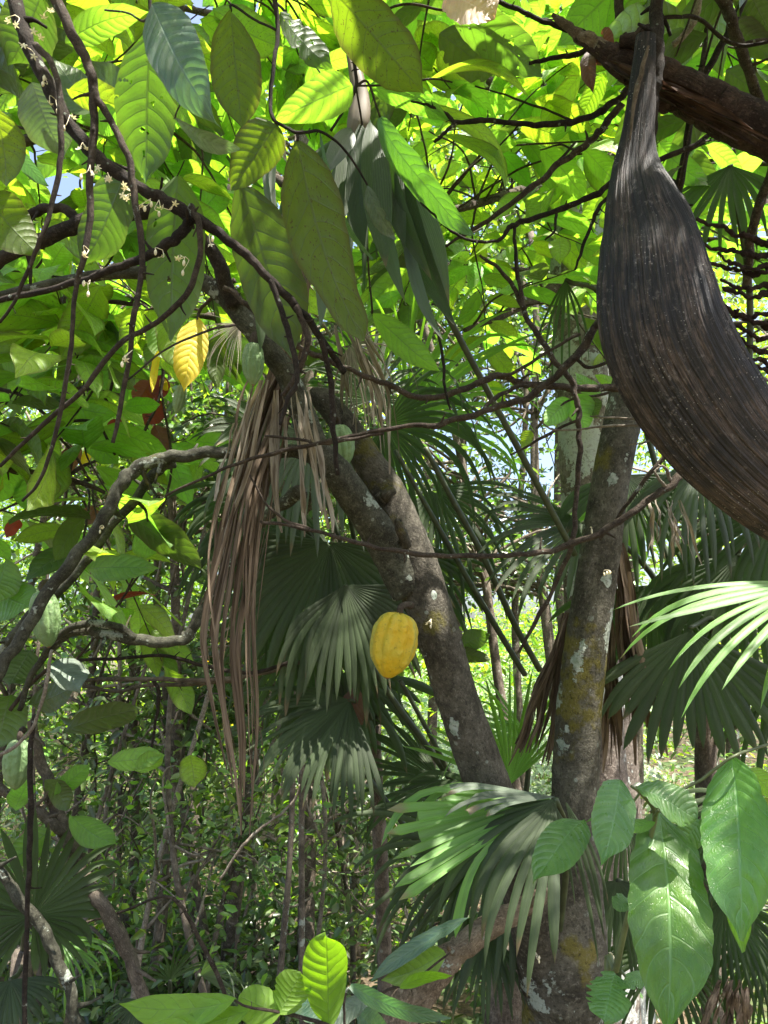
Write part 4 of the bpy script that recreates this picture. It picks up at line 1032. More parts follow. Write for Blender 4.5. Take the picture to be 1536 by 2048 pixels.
# ================================================================== FAN PALMS
def palm_frond(parent, hub, tip, spread, mat, face=1, roll=0, nseg=26, fused=.45, droop=.25, petiole=None, label=None, name='frond', pmat='petiole', **k):
    a, b = P(*hub), P(*tip)
    m = MB()
    frond(m, a, b - a, view_n(a, b, face, roll), np.linalg.norm(b - a), nseg, spread, fused, droop, **k)
    o = m.build(name, mat, parent, label=label)
    if petiole:
        pm = MB()
        tube_px(pm, [(*petiole[0][:2], petiole[0][2], petiole[0][3])] + [tuple(q) for q in petiole[1:]], nu=8, rough=.03, flat=.7)
        pm.build('petiole', pmat, o)
    return o


def foot(x, y, d):
    p = P(x, y, d)
    return [p[0], p[1], GZ]


# -- palm behind the leaning trunk (green fronds, old hanging skirt)
pa = thing('fan_palm', 'fan palm behind the leaning trunk with a long brown dead frond hanging from it', 'palm', foot(760, 1500, 2.9))
m = MB()
p0 = np.array(foot(770, 1900, 2.9))
tube_pts(m, np.array([p0 - [0, 0, .1], p0 + [0, 0, 1.0], P(760, 1700, 2.8), P(745, 1450, 2.75)]), np.array([.03, .03, .028, .025]), nu=18, rough=.15, seg=10)
m.build('trunk', 'farbark', pa)
palm_frond(pa, (660, 1085, 2.45), (610, 1400, 2.3), 190, 'palm', 1, 12, 30, .56, .25, [(745, 1450, 12, 2.75), (740, 1250, 11, 2.65), (700, 1110, 10, 2.5), (660, 1085, 9, 2.45)])
palm_frond(pa, (585, 1050, 2.55), (520, 1330, 2.45), 150, 'palm', 1, -25, 30, .4, .34, [(745, 1450, 12, 2.75), (690, 1200, 11, 2.7), (620, 1070, 10, 2.6), (585, 1050, 9, 2.55)])
palm_frond(pa, (700, 1400, 2.35), (520, 1570, 2.15), 130, 'palm', 1, 18, 28, .55, .28, [(750, 1480, 12, 2.75), (735, 1420, 10, 2.5), (700, 1400, 9, 2.35)], label='glossy frond arching low')
palm_frond(pa, (700, 1340, 2.6), (740, 1560, 2.5), 150, 'palm', 1, -20, 20, .55, .2, [(750, 1480, 12, 2.75), (730, 1370, 10, 2.65), (700, 1340, 9, 2.6)])
palm_frond(pa, (620, 870, 2.4), (500, 1080, 2.25), 180, 'palmgrey', 1, 20, 26, .42, .35, [(745, 1450, 12, 2.75), (720, 1150, 11, 2.65), (670, 920, 10, 2.5), (620, 870, 9, 2.4)])
palm_frond(pa, (560, 880, 2.7), (400, 900, 2.5), 150, 'palm', -1, 30, 22, .45, .25, [(745, 1450, 12, 2.75), (700, 1150, 11, 2.75), (610, 900, 10, 2.75), (560, 880, 9, 2.7)])
palm_frond(pa, (770, 850, 2.7), (1010, 1030, 2.5), 200, 'palm', 1, 10, 26, .24, .40, [(750, 1460, 12, 2.8), (765, 1150, 11, 2.8), (768, 900, 10, 2.75), (770, 850, 9, 2.7)])
palm_frond(pa, (745, 800, 2.8), (770, 620, 2.9), 250, 'palm', -1, 25, 30, .3, .22, [(750, 1460, 12, 2.8), (780, 1150, 11, 2.85), (775, 900, 10, 2.85), (745, 800, 9, 2.8)])
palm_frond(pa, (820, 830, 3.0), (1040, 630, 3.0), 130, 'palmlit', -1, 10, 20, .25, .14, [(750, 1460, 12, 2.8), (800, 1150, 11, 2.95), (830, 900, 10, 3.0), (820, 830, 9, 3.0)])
palm_frond(pa, (870, 980, 2.8), (990, 1210, 2.6), 170, 'palm', 1, -15, 20, .22, .40, [(750, 1460, 12, 2.8), (810, 1250, 11, 2.8), (865, 1060, 10, 2.8), (880, 1000, 9, 2.8)])
palm_frond(pa, (620, 1240, 2.6), (560, 1500, 2.55), 170, 'palm', 1, 10, 28, .45, .3, [(750, 1480, 12, 2.75), (690, 1300, 10, 2.7), (620, 1240, 9, 2.6)])
palm_frond(pa, (800, 1090, 2.65), (850, 1330, 2.6), 150, 'palm', 1, -15, 24, .42, .3, [(750, 1460, 12, 2.75), (785, 1180, 10, 2.7), (800, 1090, 9, 2.65)])
palm_frond(pa, (690, 1170, 2.3), (760, 1400, 2.22), 150, 'palm', 1, -10, 24, .5, .3, [(745, 1450, 12, 2.75), (720, 1230, 10, 2.4), (690, 1170, 9, 2.3)])
palm_frond(pa, (540, 980, 2.75), (440, 1200, 2.65), 160, 'palm', 1, 14, 26, .4, .3, [(745, 1450, 12, 2.75), (640, 1100, 10, 2.8), (540, 980, 9, 2.75)])
palm_frond(pa, (700, 690, 2.3), (800, 860, 2.2), 160, 'palmstraw', 1, 30, 22, .15, .5, None, 'withered frond with pale threads', 'dead_frond', jit=.25)
palm_frond(pa, (480, 650, 2.2), (395, 700, 2.15), 120, 'palmstraw', 1, 20, 22, .12, .25, None, 'pale dry fan end', 'dead_frond', jit=.3)  # dry end in the pale straw material
m = MB()
strips(m, [(604, 470, 20, 1.98), (590, 600, 26, 1.97), (562, 740, 42, 1.93), (522, 880, 58, 1.84), (488, 1020, 62, 1.76), (466, 1160, 80, 1.72), (456, 1290, 94, 1.70), (470, 1420, 74, 1.70), (482, 1540, 50, 1.70), (492, 1690, 30, 1.70)], 46, .0068, fray=.65, wavy=2.2)
strips(m, [(600, 480, 40, 1.98), (560, 740, 90, 1.93), (490, 1000, 130, 1.78), (456, 1280, 130, 1.72), (480, 1500, 110, 1.70), (500, 1640, 80, 1.70)], 12, .004, fray=.7, wavy=4)
m.build('dead_frond', 'palmdead', pa, label='long brown hanging dead frond in torn strips')
m = MB()
strips(m, [(520, 760, 60, 1.74), (480, 900, 90, 1.74), (440, 1060, 40, 1.74), (430, 1180, 20, 1.74)], 8, .008, fray=.5)
strips(m, [(580, 780, 80, 1.74), (590, 900, 110, 1.74), (600, 1020, 130, 1.74), (610, 1090, 120, 1.74)], 12, .008, fray=.6)
strips(m, [(700, 650, 60, 2.0), (735, 760, 110, 2.0), (745, 850, 120, 2.0), (750, 990, 120, 2.0)], 14, .008, fray=.6)
m.build('dead_frond', 'palmstraw', pa, label='loose pale strips')
# fan with drooping dusty segments at upper centre and its bright stalk end
pu = thing('fan_palm', 'taller fan palm with dusty grey-green drooping fan under a white sunlit leaf stalk', 'palm', foot(900, 1500, 2.35))
m = MB()
p1 = np.array(foot(985, 1700, 3.1))
tube_pts(m, np.array([p1 - [0, 0, .1], p1 + [0, 0, .9], p1 + [-.02, 0, 1.35]]), np.array([.03, .03, .025]), nu=16, rough=.15)
m.build('trunk', 'farbark', pu)
SEG = [((716, 296), (852, 442), 34, 'palmgrey', 40), ((704, 270), (816, 612), 44, 'palmgrey', 20), ((790, 320), (898, 618), 46, 'palmgrey', -10), ((800, 296), (906, 648), 54, 'palm', 15), ((812, 430), (886, 680), 28, 'palmgrey', 20),
       ((560, 276), (577, 520), 20, 'palmgrey', 20), ((530, 292), (546, 452), 16, 'palmgrey', 30), ((586, 276), (634, 512), 18, 'palm', -30), ((628, 416), (641, 654), 36, 'palmgrey', -10), ((704, 260), (650, 350), 44, 'palmgrey', 20),
       ((742, 244), (770, 540), 58, 'palm', -15), ((722, 250), (722, 505), 52, 'palm', 25), ((772, 250), (812, 500), 48, 'palm', 0), ((572, 584), (604, 700), 34, 'palm', 20), ((500, 520), (520, 705), 30, 'palm', -20), ((690, 260), (668, 470), 44, 'palm', -20), ((760, 262), (860, 560), 40, 'palm', 30)]
for mt in ('palmgrey', 'palm'):
    m = MB()
    for (b, t, w, q, ro) in SEG:
        if q == mt:
            dz = rng.uniform(1.56, 1.70)
            b3, t3 = P(*b, dz), P(*t, dz - .08)
            leaf(m, b3, t3, w * dz / F, view_n(b3, t3, 1, ro), curl=.04, fold=.35, nv=24, nu=6, shape='lance', wave=.01, puff=0, side=rng.normal() * .03)
    m.build('frond', mt, pu, label='drooping dusty segments' if mt == 'palmgrey' else 'dark folded segments behind')
m = MB()
tube_px(m, [(1150, 1110, 13, 2.1), (1078, 975, 13, 2.0), (985, 800, 13, 1.9), (880, 600, 13, 1.8), (790, 400, 14, 1.74), (722, 252, 16, 1.70)], nu=8, rough=.03, flat=.7)
m.build('petiole', 'petiole', pu)
palm_frond(pu, (715, 250, 1.72), (610, 520, 1.68), 80, 'palm', 1, 20, 8, .28, .45, [(700, 90, 22, 1.72), (712, 150, 30, 1.68), (719, 205, 44, 1.67), (716, 246, 50, 1.66), (708, 272, 36, 1.66)], pmat='palmstraw')  # sunlit white of the stalk end put into a pale straw material
branch(pu, [(850, 895, 10, 2.45), (900, 990, 12, 2.5), (965, 1110, 13, 2.55), (1030, 1250, 13, 2.6), (1080, 1340, 13, 2.65)], 'petiole', 'petiole', rough=.03, wob=0)
branch(pu, [(790, 900, 9, 2.5), (880, 1060, 11, 2.55), (960, 1200, 12, 2.6), (1050, 1350, 12, 2.65)], 'petiole', 'petiole', rough=.03, wob=0)
branch(pu, [(690, 1240, 10, 2.4), (780, 1390, 12, 2.45), (860, 1500, 13, 2.5), (930, 1600, 13, 2.55)], 'petiole', 'petiole', rough=.03, wob=0)
branch(pu, [(800, 1360, 9, 2.4), (860, 1470, 10, 2.45), (910, 1570, 11, 2.5)], 'petiole', 'petiole', rough=.03, wob=0)
branch(pu, [(640, 1440, 9, 2.5), (740, 1560, 10, 2.5), (830, 1680, 11, 2.5)], 'petiole', 'petiole', rough=.03, wob=0)

# -- palm wrapped round the foot of the tree
pl = thing('fan_palm', 'low fan palm at the foot of the twin trunks, its big blade folded over', 'palm', foot(1010, 1900, 2.3))
m = MB()
p2 = np.array(foot(1000, 1900, 2.45))
tube_pts(m, np.array([p2 - [0, 0, .1], p2 + [0, 0, .9], p2 + [.02, -.02, 1.4]]), np.array([.07, .065, .05]), nu=18, rough=.15)
m.build('trunk', 'farbark', pl)
palm_frond(pl, (1112, 1598, 1.78), (880, 1830, 1.60), 82, 'palm', 1, 24, 12, .46, .32, [(1090, 2048, 14, 2.2), (1120, 1850, 14, 2.0), (1135, 1680, 14, 1.88), (1112, 1598, 12, 1.78)], label='dusty blade part with forked drooping tips')
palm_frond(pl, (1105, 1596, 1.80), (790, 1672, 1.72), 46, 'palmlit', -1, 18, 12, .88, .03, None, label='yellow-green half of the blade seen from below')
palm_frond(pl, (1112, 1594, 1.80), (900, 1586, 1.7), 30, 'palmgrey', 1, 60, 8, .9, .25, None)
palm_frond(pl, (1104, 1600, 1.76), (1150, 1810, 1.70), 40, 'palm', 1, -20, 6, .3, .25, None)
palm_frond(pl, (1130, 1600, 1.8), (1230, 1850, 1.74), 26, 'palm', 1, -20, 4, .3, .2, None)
palm_frond(pl, (1020, 1570, 2.3), (985, 1350, 2.3), 120, 'palmlit', -1, 12, 20, .35, .04, [(1000, 1900, 12, 2.4), (1015, 1720, 11, 2.35), (1020, 1570, 10, 2.3)], label='bright upright frond glowing behind the trunk')
palm_frond(pl, (1040, 1620, 2.3), (800, 1850, 2.2), 150, 'palm', 1, 20, 26, .45, .22, [(1000, 1900, 12, 2.4), (1030, 1700, 11, 2.35), (1040, 1620, 10, 2.3)])
palm_frond(pl, (960, 1700, 2.3), (700, 1790, 2.15), 120, 'palm', 1, -10, 24, .4, .25, [(1000, 1950, 12, 2.4), (985, 1760, 11, 2.35), (960, 1700, 10, 2.3)])
palm_frond(pl, (980, 1860, 2.2), (880, 2020, 2.1), 160, 'palm', 1, 15, 22, .4, .25, [(1000, 2000, 12, 2.4), (990, 1900, 11, 2.3), (980, 1860, 10, 2.2)])
palm_frond(pl, (880, 1560, 2.6), (690, 1480, 2.6), 100, 'palm', -1, 20, 18, .4, .2, [(1000, 1900, 12, 2.45), (930, 1650, 11, 2.55), (880, 1560, 10, 2.6)])
palm_frond(pl, (1060, 1480, 2.5), (920, 1420, 2.5), 80, 'palmlit', -1, 20, 14, .35, .1, [(1000, 1900, 12, 2.45), (1050, 1600, 11, 2.5), (1060, 1480, 10, 2.5)])

# -- palm at the right edge behind the young plant
pr_ = thing('fan_palm', 'fan palm behind the upright trunk with a dark hanging fan and withered brown fronds', 'palm', foot(1400, 1900, 2.6))
m = MB()
p3 = np.array(foot(1420, 1900, 2.7))
tube_pts(m, np.array([p3 - [0, 0, .1], p3 + [0, 0, 1.2], P(1410, 1500, 2.7), P(1400, 1250, 2.7)]), np.array([.04, .04, .035, .03]), nu=18, rough=.2, seg=10)
m.build('trunk', 'farbark', pr_)
palm_frond(pr_, (1380, 1262, 2.15), (1400, 1540, 2.05), 130, 'palm', 1, -8, 18, .62, .12, [(1400, 1330, 12, 2.65), (1425, 1240, 12, 2.4), (1380, 1255, 11, 2.15)], label='dark blue-green hanging fan')
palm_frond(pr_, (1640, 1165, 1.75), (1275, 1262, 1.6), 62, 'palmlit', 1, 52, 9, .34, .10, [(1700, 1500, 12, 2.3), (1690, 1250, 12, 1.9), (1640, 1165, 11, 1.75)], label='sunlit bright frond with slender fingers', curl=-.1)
palm_frond(pr_, (1560, 1020, 2.2), (1440, 1280, 2.1), 150, 'palm', 1, 10, 24, .45, .3, [(1400, 1300, 12, 2.65), (1500, 1050, 12, 2.4), (1560, 1020, 11, 2.2)])
palm_frond(pr_, (1400, 930, 2.3), (1350, 1150, 2.2), 150, 'palmgrey', 1, 10, 18, .35, .4, [(1400, 1280, 12, 2.7), (1430, 1000, 12, 2.5), (1400, 930, 11, 2.3)])
palm_frond(pr_, (1250, 950, 2.5), (1290, 1150, 2.4), 170, 'palm', 1, -10, 24, .5, .3, [(1400, 1280, 12, 2.7), (1330, 1000, 12, 2.6), (1250, 950, 11, 2.5)])
palm_frond(pr_, (1165, 1045, 2.55), (965, 1110, 2.4), 130, 'palm', -1, 30, 22, .4, .18, [(1400, 1300, 12, 2.7), (1280, 1120, 12, 2.65), (1165, 1045, 11, 2.55)], label='frond reaching across behind the upright stem')
palm_frond(pr_, (1255, 1000, 2.9), (1180, 1130, 2.8), 120, 'palmlit', -1, 20, 16, .5, .2, [(1400, 1300, 12, 2.75), (1310, 1050, 11, 2.85), (1255, 1000, 10, 2.9)])
palm_frond(pr_, (1570, 1340, 2.3), (1480, 1560, 2.2), 160, 'palm', 1, 10, 24, .45, .3, [(1410, 1500, 12, 2.7), (1560, 1380, 12, 2.5), (1570, 1340, 11, 2.3)])
palm_frond(pr_, (1500, 1600, 2.4), (1440, 1840, 2.2), 180, 'palm', 1, 10, 26, .35, .35, [(1415, 1700, 12, 2.7), (1480, 1640, 12, 2.5), (1500, 1600, 11, 2.4)])
palm_frond(pr_, (1250, 1640, 2.5), (1290, 1860, 2.4), 180, 'palm', 1, 10, 26, .35, .35, [(1415, 1700, 12, 2.7), (1320, 1650, 12, 2.6), (1250, 1640, 11, 2.5)])
palm_frond(pr_, (1300, 1170, 2.6), (1310, 1420, 2.5), 170, 'palm', 1, 8, 28, .5, .3, [(1400, 1330, 12, 2.7), (1350, 1200, 11, 2.65), (1300, 1170, 10, 2.6)])
palm_frond(pr_, (1480, 1110, 2.4), (1510, 1380, 2.3), 170, 'palm', 1, -8, 28, .5, .3, [(1400, 1330, 12, 2.7), (1460, 1150, 11, 2.5), (1480, 1110, 10, 2.4)])
palm_frond(pr_, (1235, 1760, 2.45), (1262, 2010, 2.35), 170, 'palm', 1, -12, 26, .35, .35, [(1415, 1900, 12, 2.7), (1320, 1800, 12, 2.6), (1235, 1760, 11, 2.45)])
palm_frond(pr_, (1450, 1800, 2.35), (1430, 2060, 2.25), 180, 'palm', 1, 14, 28, .35, .3, [(1415, 1950, 12, 2.7), (1450, 1840, 12, 2.5), (1450, 1800, 11, 2.35)])
palm_frond(pr_, (1540, 1880, 2.3), (1520, 2100, 2.2), 180, 'palm', 1, 14, 26, .35, .3, [(1425, 2000, 12, 2.7), (1520, 1920, 12, 2.5), (1540, 1880, 11, 2.3)])
palm_frond(pr_, (1330, 1900, 2.5), (1300, 2120, 2.4), 180, 'palm', 1, 4, 26, .35, .3, [(1415, 2000, 12, 2.7), (1350, 1940, 12, 2.6), (1330, 1900, 11, 2.5)])
palm_frond(pr_, (1460, 330, 2.3), (1400, 520, 2.2), 120, 'palm', -1, 20, 14, .35, .25, [(1400, 1250, 13, 2.7), (1480, 900, 13, 2.6), (1500, 600, 13, 2.5), (1460, 330, 12, 2.3)])
palm_frond(pr_, (1130, 560, 2.7), (1120, 770, 2.65), 70, 'palm', 1, 20, 7, .15, .35, [(1400, 1250, 13, 2.7), (1330, 1000, 12, 2.75), (1220, 620, 11, 2.75), (1130, 560, 10, 2.7)])
for rows, n, w, mt in [
    ([(1135, 1225, 12, 2.25), (1118, 1300, 30, 2.25), (1090, 1390, 60, 2.25), (1070, 1470, 80, 2.25), (1045, 1540, 100, 2.25)], 22, .011, 'palmdead'),
    ([(1238, 1085, 14, 2.22), (1250, 1180, 26, 2.22), (1262, 1290, 44, 2.22), (1285, 1400, 60, 2.22), (1300, 1550, 90, 2.22)], 24, .011, 'palmdead'),
    ([(1216, 1240, 16, 2.24), (1222, 1340, 26, 2.24), (1226, 1450, 34, 2.24), (1226, 1560, 44, 2.24)], 16, .010, 'palmdead'),
    ([(1330, 1000, 60, 2.1), (1340, 1060, 90, 2.1), (1350, 1140, 120, 2.1)], 12, .005, 'palmstraw'),
    ([(1470, 1960, 60, 2.2), (1460, 2020, 90, 2.2), (1440, 2100, 120, 2.2)], 18, .010, 'palmdead'),
]:
    m = MB()
    strips(m, rows, n, w, fray=.35)
    m.build('dead_frond', mt, pr_, label='withered brown frond' if mt == 'palmdead' else 'thin pale threads')

# -- small palms low at the left
p4 = thing('fan_palm', 'small dark fan palm at the left edge among the lower stems', 'palm', foot(40, 1900, 2.6))
m = MB()
q0 = np.array(foot(40, 1950, 2.7))
tube_pts(m, np.array([q0 - [0, 0, .1], q0 + [0, 0, .6], P(45, 1900, 2.7)]), np.array([.06, .05, .035]), nu=16, rough=.15)
m.build('trunk', 'farbark', p4)
palm_frond(p4, (66, 1830, 2.35), (120, 1640, 2.4), 330, 'palm', -1, 12, 36, .5, .08, [(45, 1900, 12, 2.7), (50, 1860, 10, 2.5), (66, 1830, 9, 2.35)])
palm_frond(p4, (20, 1960, 2.4), (-10, 2120, 2.2), 170, 'palm', 1, 18, 24, .5, .2, [(45, 1930, 12, 2.7), (35, 1950, 10, 2.5), (20, 1960, 9, 2.4)])
palm_frond(p4, (120, 1880, 2.6), (190, 2000, 2.5), 110, 'palmlit', -1, 25, 12, .3, .15, [(45, 1900, 12, 2.7), (90, 1880, 10, 2.65), (120, 1880, 9, 2.6)])
p5 = thing('fan_palm', 'half-hidden palm clump low behind the sprig at the bottom centre', 'palm', foot(350, 1980, 3.0))
m = MB()
q1 = np.array(foot(340, 2030, 3.0))
tube_pts(m, np.array([q1 - [0, 0, .1], q1 + [0, 0, .6], q1 + [.0, 0, .95]]), np.array([.06, .05, .035]), nu=16, rough=.15)
m.build('trunk', 'farbark', p5)
palm_frond(p5, (340, 1960, 2.9), (370, 1840, 2.9), 150, 'palm', -1, 30, 12, .2, .25, [(340, 2080, 11, 3.0), (340, 2020, 10, 2.95), (340, 1960, 9, 2.9)])
palm_frond(p5, (400, 1950, 2.8), (520, 1950, 2.7), 100, 'palmgrey', 1, 50, 14, .3, .2, [(350, 2080, 11, 3.0), (380, 2000, 10, 2.9), (400, 1950, 9, 2.8)])
palm_frond(p5, (280, 2000, 2.8), (230, 2090, 2.7), 150, 'palm', 1, 20, 18, .4, .2, [(335, 2080, 11, 3.0), (300, 2020, 10, 2.9), (280, 2000, 9, 2.8)])

# ================================================================== YOUNG PLANT, SPRIG, LOG
yp = thing('young_cacao', 'young cacao plant with large glossy bright green leaves in the lower right', 'sapling', foot(1225, 2048, 1.15))
yb = np.array(foot(1222, 2048, 1.15))
m = MB()
tube_pts(m, np.array([yb - [0, 0, .05], yb + [0, 0, .8], P(1218, 2048, 1.15), P(1232, 1940, 1.14), P(1256, 1830, 1.13), P(1280, 1740, 1.12), P(1305, 1660, 1.10), P(1308, 1620, 1.1), P(1280, 1585, 1.1), P(1262, 1572, 1.1)]), np.array([16, 15, 14, 13, 12, 11, 10, 9, 7, 5]) * .5 * 1.12 / F, nu=12, rough=.06)
m.build('stem', 'greenstem', yp)
branch(yp, [(1306, 1650, 7, 1.1), (1310, 1632, 7, 1.08), (1318, 1620, 6, 1.05)], 'greenstem', 'petiole', rough=.03)
branch(yp, [(1300, 1625, 6, 1.1), (1345, 1590, 6, 1.1), (1400, 1560, 6, 1.1), (1462, 1515, 6, 1.08), (1500, 1500, 6, 1.1), (1560, 1480, 6, 1.12)], 'greenstem', 'petiole', rough=.03)
branch(yp, [(1280, 1585, 5, 1.1), (1262, 1602, 5, 1.1), (1240, 1562, 5, 1.1)], 'greenstem', 'petiole', rough=.03)
branch(yp, [(1240, 1940, 6, 1.14), (1262, 1960, 5, 1.13), (1300, 1955, 4, 1.13)], 'greenstem', 'shoot', rough=.03)
YL = [
    ((1318, 1622, 1.14), (1335, 2075, .96), 152, 'fresh', 1, -8, dict(nv=90, nu=26, curl=.07, nveins=10, puff=.010, wave=.055, side=-.02, fold=.22)),
    ((1462, 1512, 1.12), (1480, 1880, .98), 136, 'freshpale', 1, 18, dict(nv=90, nu=26, curl=.07, nveins=12, puff=.012, wave=.055, side=-.05, fold=.22)),
    ((1425, 1690, 1.06), (1486, 1905, 1.05), 62, 'lime', -1, 50, dict(nv=30, nu=12)),
    ((1240, 1560, 1.08), (1206, 1728, .98), 88, 'freshpale', 1, -14, dict(nv=60, nu=20, puff=.012, nveins=12, curl=.08)),
    ((1166, 1640, 1.08), (1066, 1772, .98), 84, 'freshpale', 1, 24, dict(nv=60, nu=20, puff=.012, nveins=12, curl=.08)),
    ((1275, 1574, 1.08), (1392, 1640, 1.06), 78, 'freshpale', 1, -30, dict(nv=36, nu=16, shape='round', puff=.02, ragged=.25)),
    ((1310, 1645, 1.08), (1220, 1650, 1.06), 30, 'lime', -1, 40, dict()),
    ((1230, 1946, 1.12), (1208, 2046, 1.06), 84, 'freshpale', 1, 10, dict(nv=36, nu=16, shape='round', ragged=.5, holes=5, wave=.07)),
    ((1400, 1640, 1.14), (1350, 1700, 1.12), 60, 'fresh', 1, -20, dict(shape='round')),
    ((1300, 1955, 1.13), (1240, 1975, 1.1), 34, 'freshpale', 1, 30, dict(ragged=.6, shape='round')),
    ((1262, 1800, 1.14), (1226, 1815, 1.12), 34, 'freshpale', 1, 20, dict(shape='round', wave=.1)),
    ((1496, 1540, 1.2), (1560, 1600, 1.2), 46, 'lime', -1, 10, dict()),
    ((1500, 1600, 1.3), (1570, 1660, 1.3), 60, 'limespot', -1, 10, dict()),
    ((1262, 1600, 1.05), (1170, 1645, 1.03), 10, 'fresh', 1, 10, dict()),
]
for b, t, w, mt, fc, ro, k in YL:
    leaf_px(yp, *b, *t, w, mt, fc, ro, **k)
sg = thing('cacao_sprig', 'sprig of thin see-through green leaves rising at the bottom edge below the thicket', 'sprig', P(640, 2048, 1.15))
branch(sg, [(800, 2150, 11, 1.2), (720, 2075, 9, 1.18), (655, 2050, 8, 1.16), (600, 2034, 7, 1.15), (540, 2022, 6, 1.14), (490, 2012, 5, 1.13), (468, 2000, 4, 1.13)], 'twig', 'stem')
branch(sg, [(690, 2062, 6, 1.17), (688, 2010, 5, 1.17), (694, 1980, 5, 1.17), (705, 1975, 4, 1.17)], 'twig', 'shoot')
for b, t, w, mt, fc, ro, k in [
    ((472, 1998, 1.13), (236, 2006, 1.18), 62, 'thin', -1, 20, dict(nv=40, nu=14, side=.03, puff=.003)),
    ((496, 2020, 1.14), (262, 2074, 1.1), 62, 'thin', -1, 24, dict(nv=40, nu=14)),
    ((562, 2028, 1.14), (478, 1992, 1.16), 70, 'thin', -1, 6, dict(nv=30, nu=14, shape='round')),
    ((560, 2026, 1.14), (602, 1946, 1.15), 74, 'thin', -1, 4, dict(nv=30, nu=14, shape='round', ragged=.2)),
    ((658, 2056, 1.16), (652, 1872, 1.12), 90, 'thin', -1, 0, dict(nv=40, nu=16, shape='round', wave=.015)),
    ((700, 1972, 1.17), (900, 2040, 1.08), 52, 'blue', 1, 45, dict(nv=40, nu=12, curl=.05)),
    ((690, 2010, 1.2), (590, 2010, 1.25), 80, 'blue', 1, 35, dict()),
    ((720, 2030, 1.25), (800, 2090, 1.2), 80, 'blue', 1, 40, dict()),
    ((760, 1990, 1.3), (640, 2060, 1.25), 60, 'grey', 1, 40, dict()),
    ((800, 1975, 1.35), (905, 1950, 1.3), 30, 'thin', -1, 40, dict()),
]:
    leaf_px(sg, *b, *t, w, mt, fc, ro, **k)
bs = thing('cacao_sprig', 'small sprig with one glowing lime leaf beside the dead log', 'sprig', P(760, 1990, 1.6))
branch(bs, [(700, 2080, 8, 1.6), (760, 1990, 6, 1.6), (820, 1965, 5, 1.58), (900, 1905, 4, 1.56)], 'twig', 'stem')
leaf_px(bs, 890, 1905, 1.58, 764, 1962, 1.6, 62, 'lime', -1, 30, nv=30, nu=12)
leaf_px(bs, 940, 1835, 1.6, 740, 1968, 1.62, 38, 'blue', 1, 40, nv=30, nu=12, curl=.06, ragged=.2)
lg = thing('dead_log', 'pale broken dead branch leaning from the ground against the foot of the trunks', 'dead branch', P(800, 2048, 1.75))
l0 = P(790, 2060, 1.72)
m = MB()
tube_pts(m, np.array([[l0[0] - .45, l0[1] - .2, GZ], [l0[0] - .2, l0[1] - .1, .0], l0, P(836, 1990, 1.74), P(890, 1925, 1.77), P(950, 1872, 1.8), P(1020, 1828, 1.84), P(1075, 1795, 1.88), P(1092, 1776, 1.9)]), np.array([70, 68, 66, 64, 58, 50, 42, 34, 16]) * .5 * 1.78 / F, nu=24, rough=.14, seg=10, wob=.1)
m.build('stem', 'log', lg)
branch(lg, [(1060, 1812, 14, 1.84), (1075, 1795, 13, 1.83), (1092, 1778, 6, 1.82)], 'log', 'splinter', rough=.25)
branch(lg, [(905, 1905, 12, 1.74), (898, 1898, 9, 1.73), (895, 1892, 5, 1.72)], 'log', 'knot')

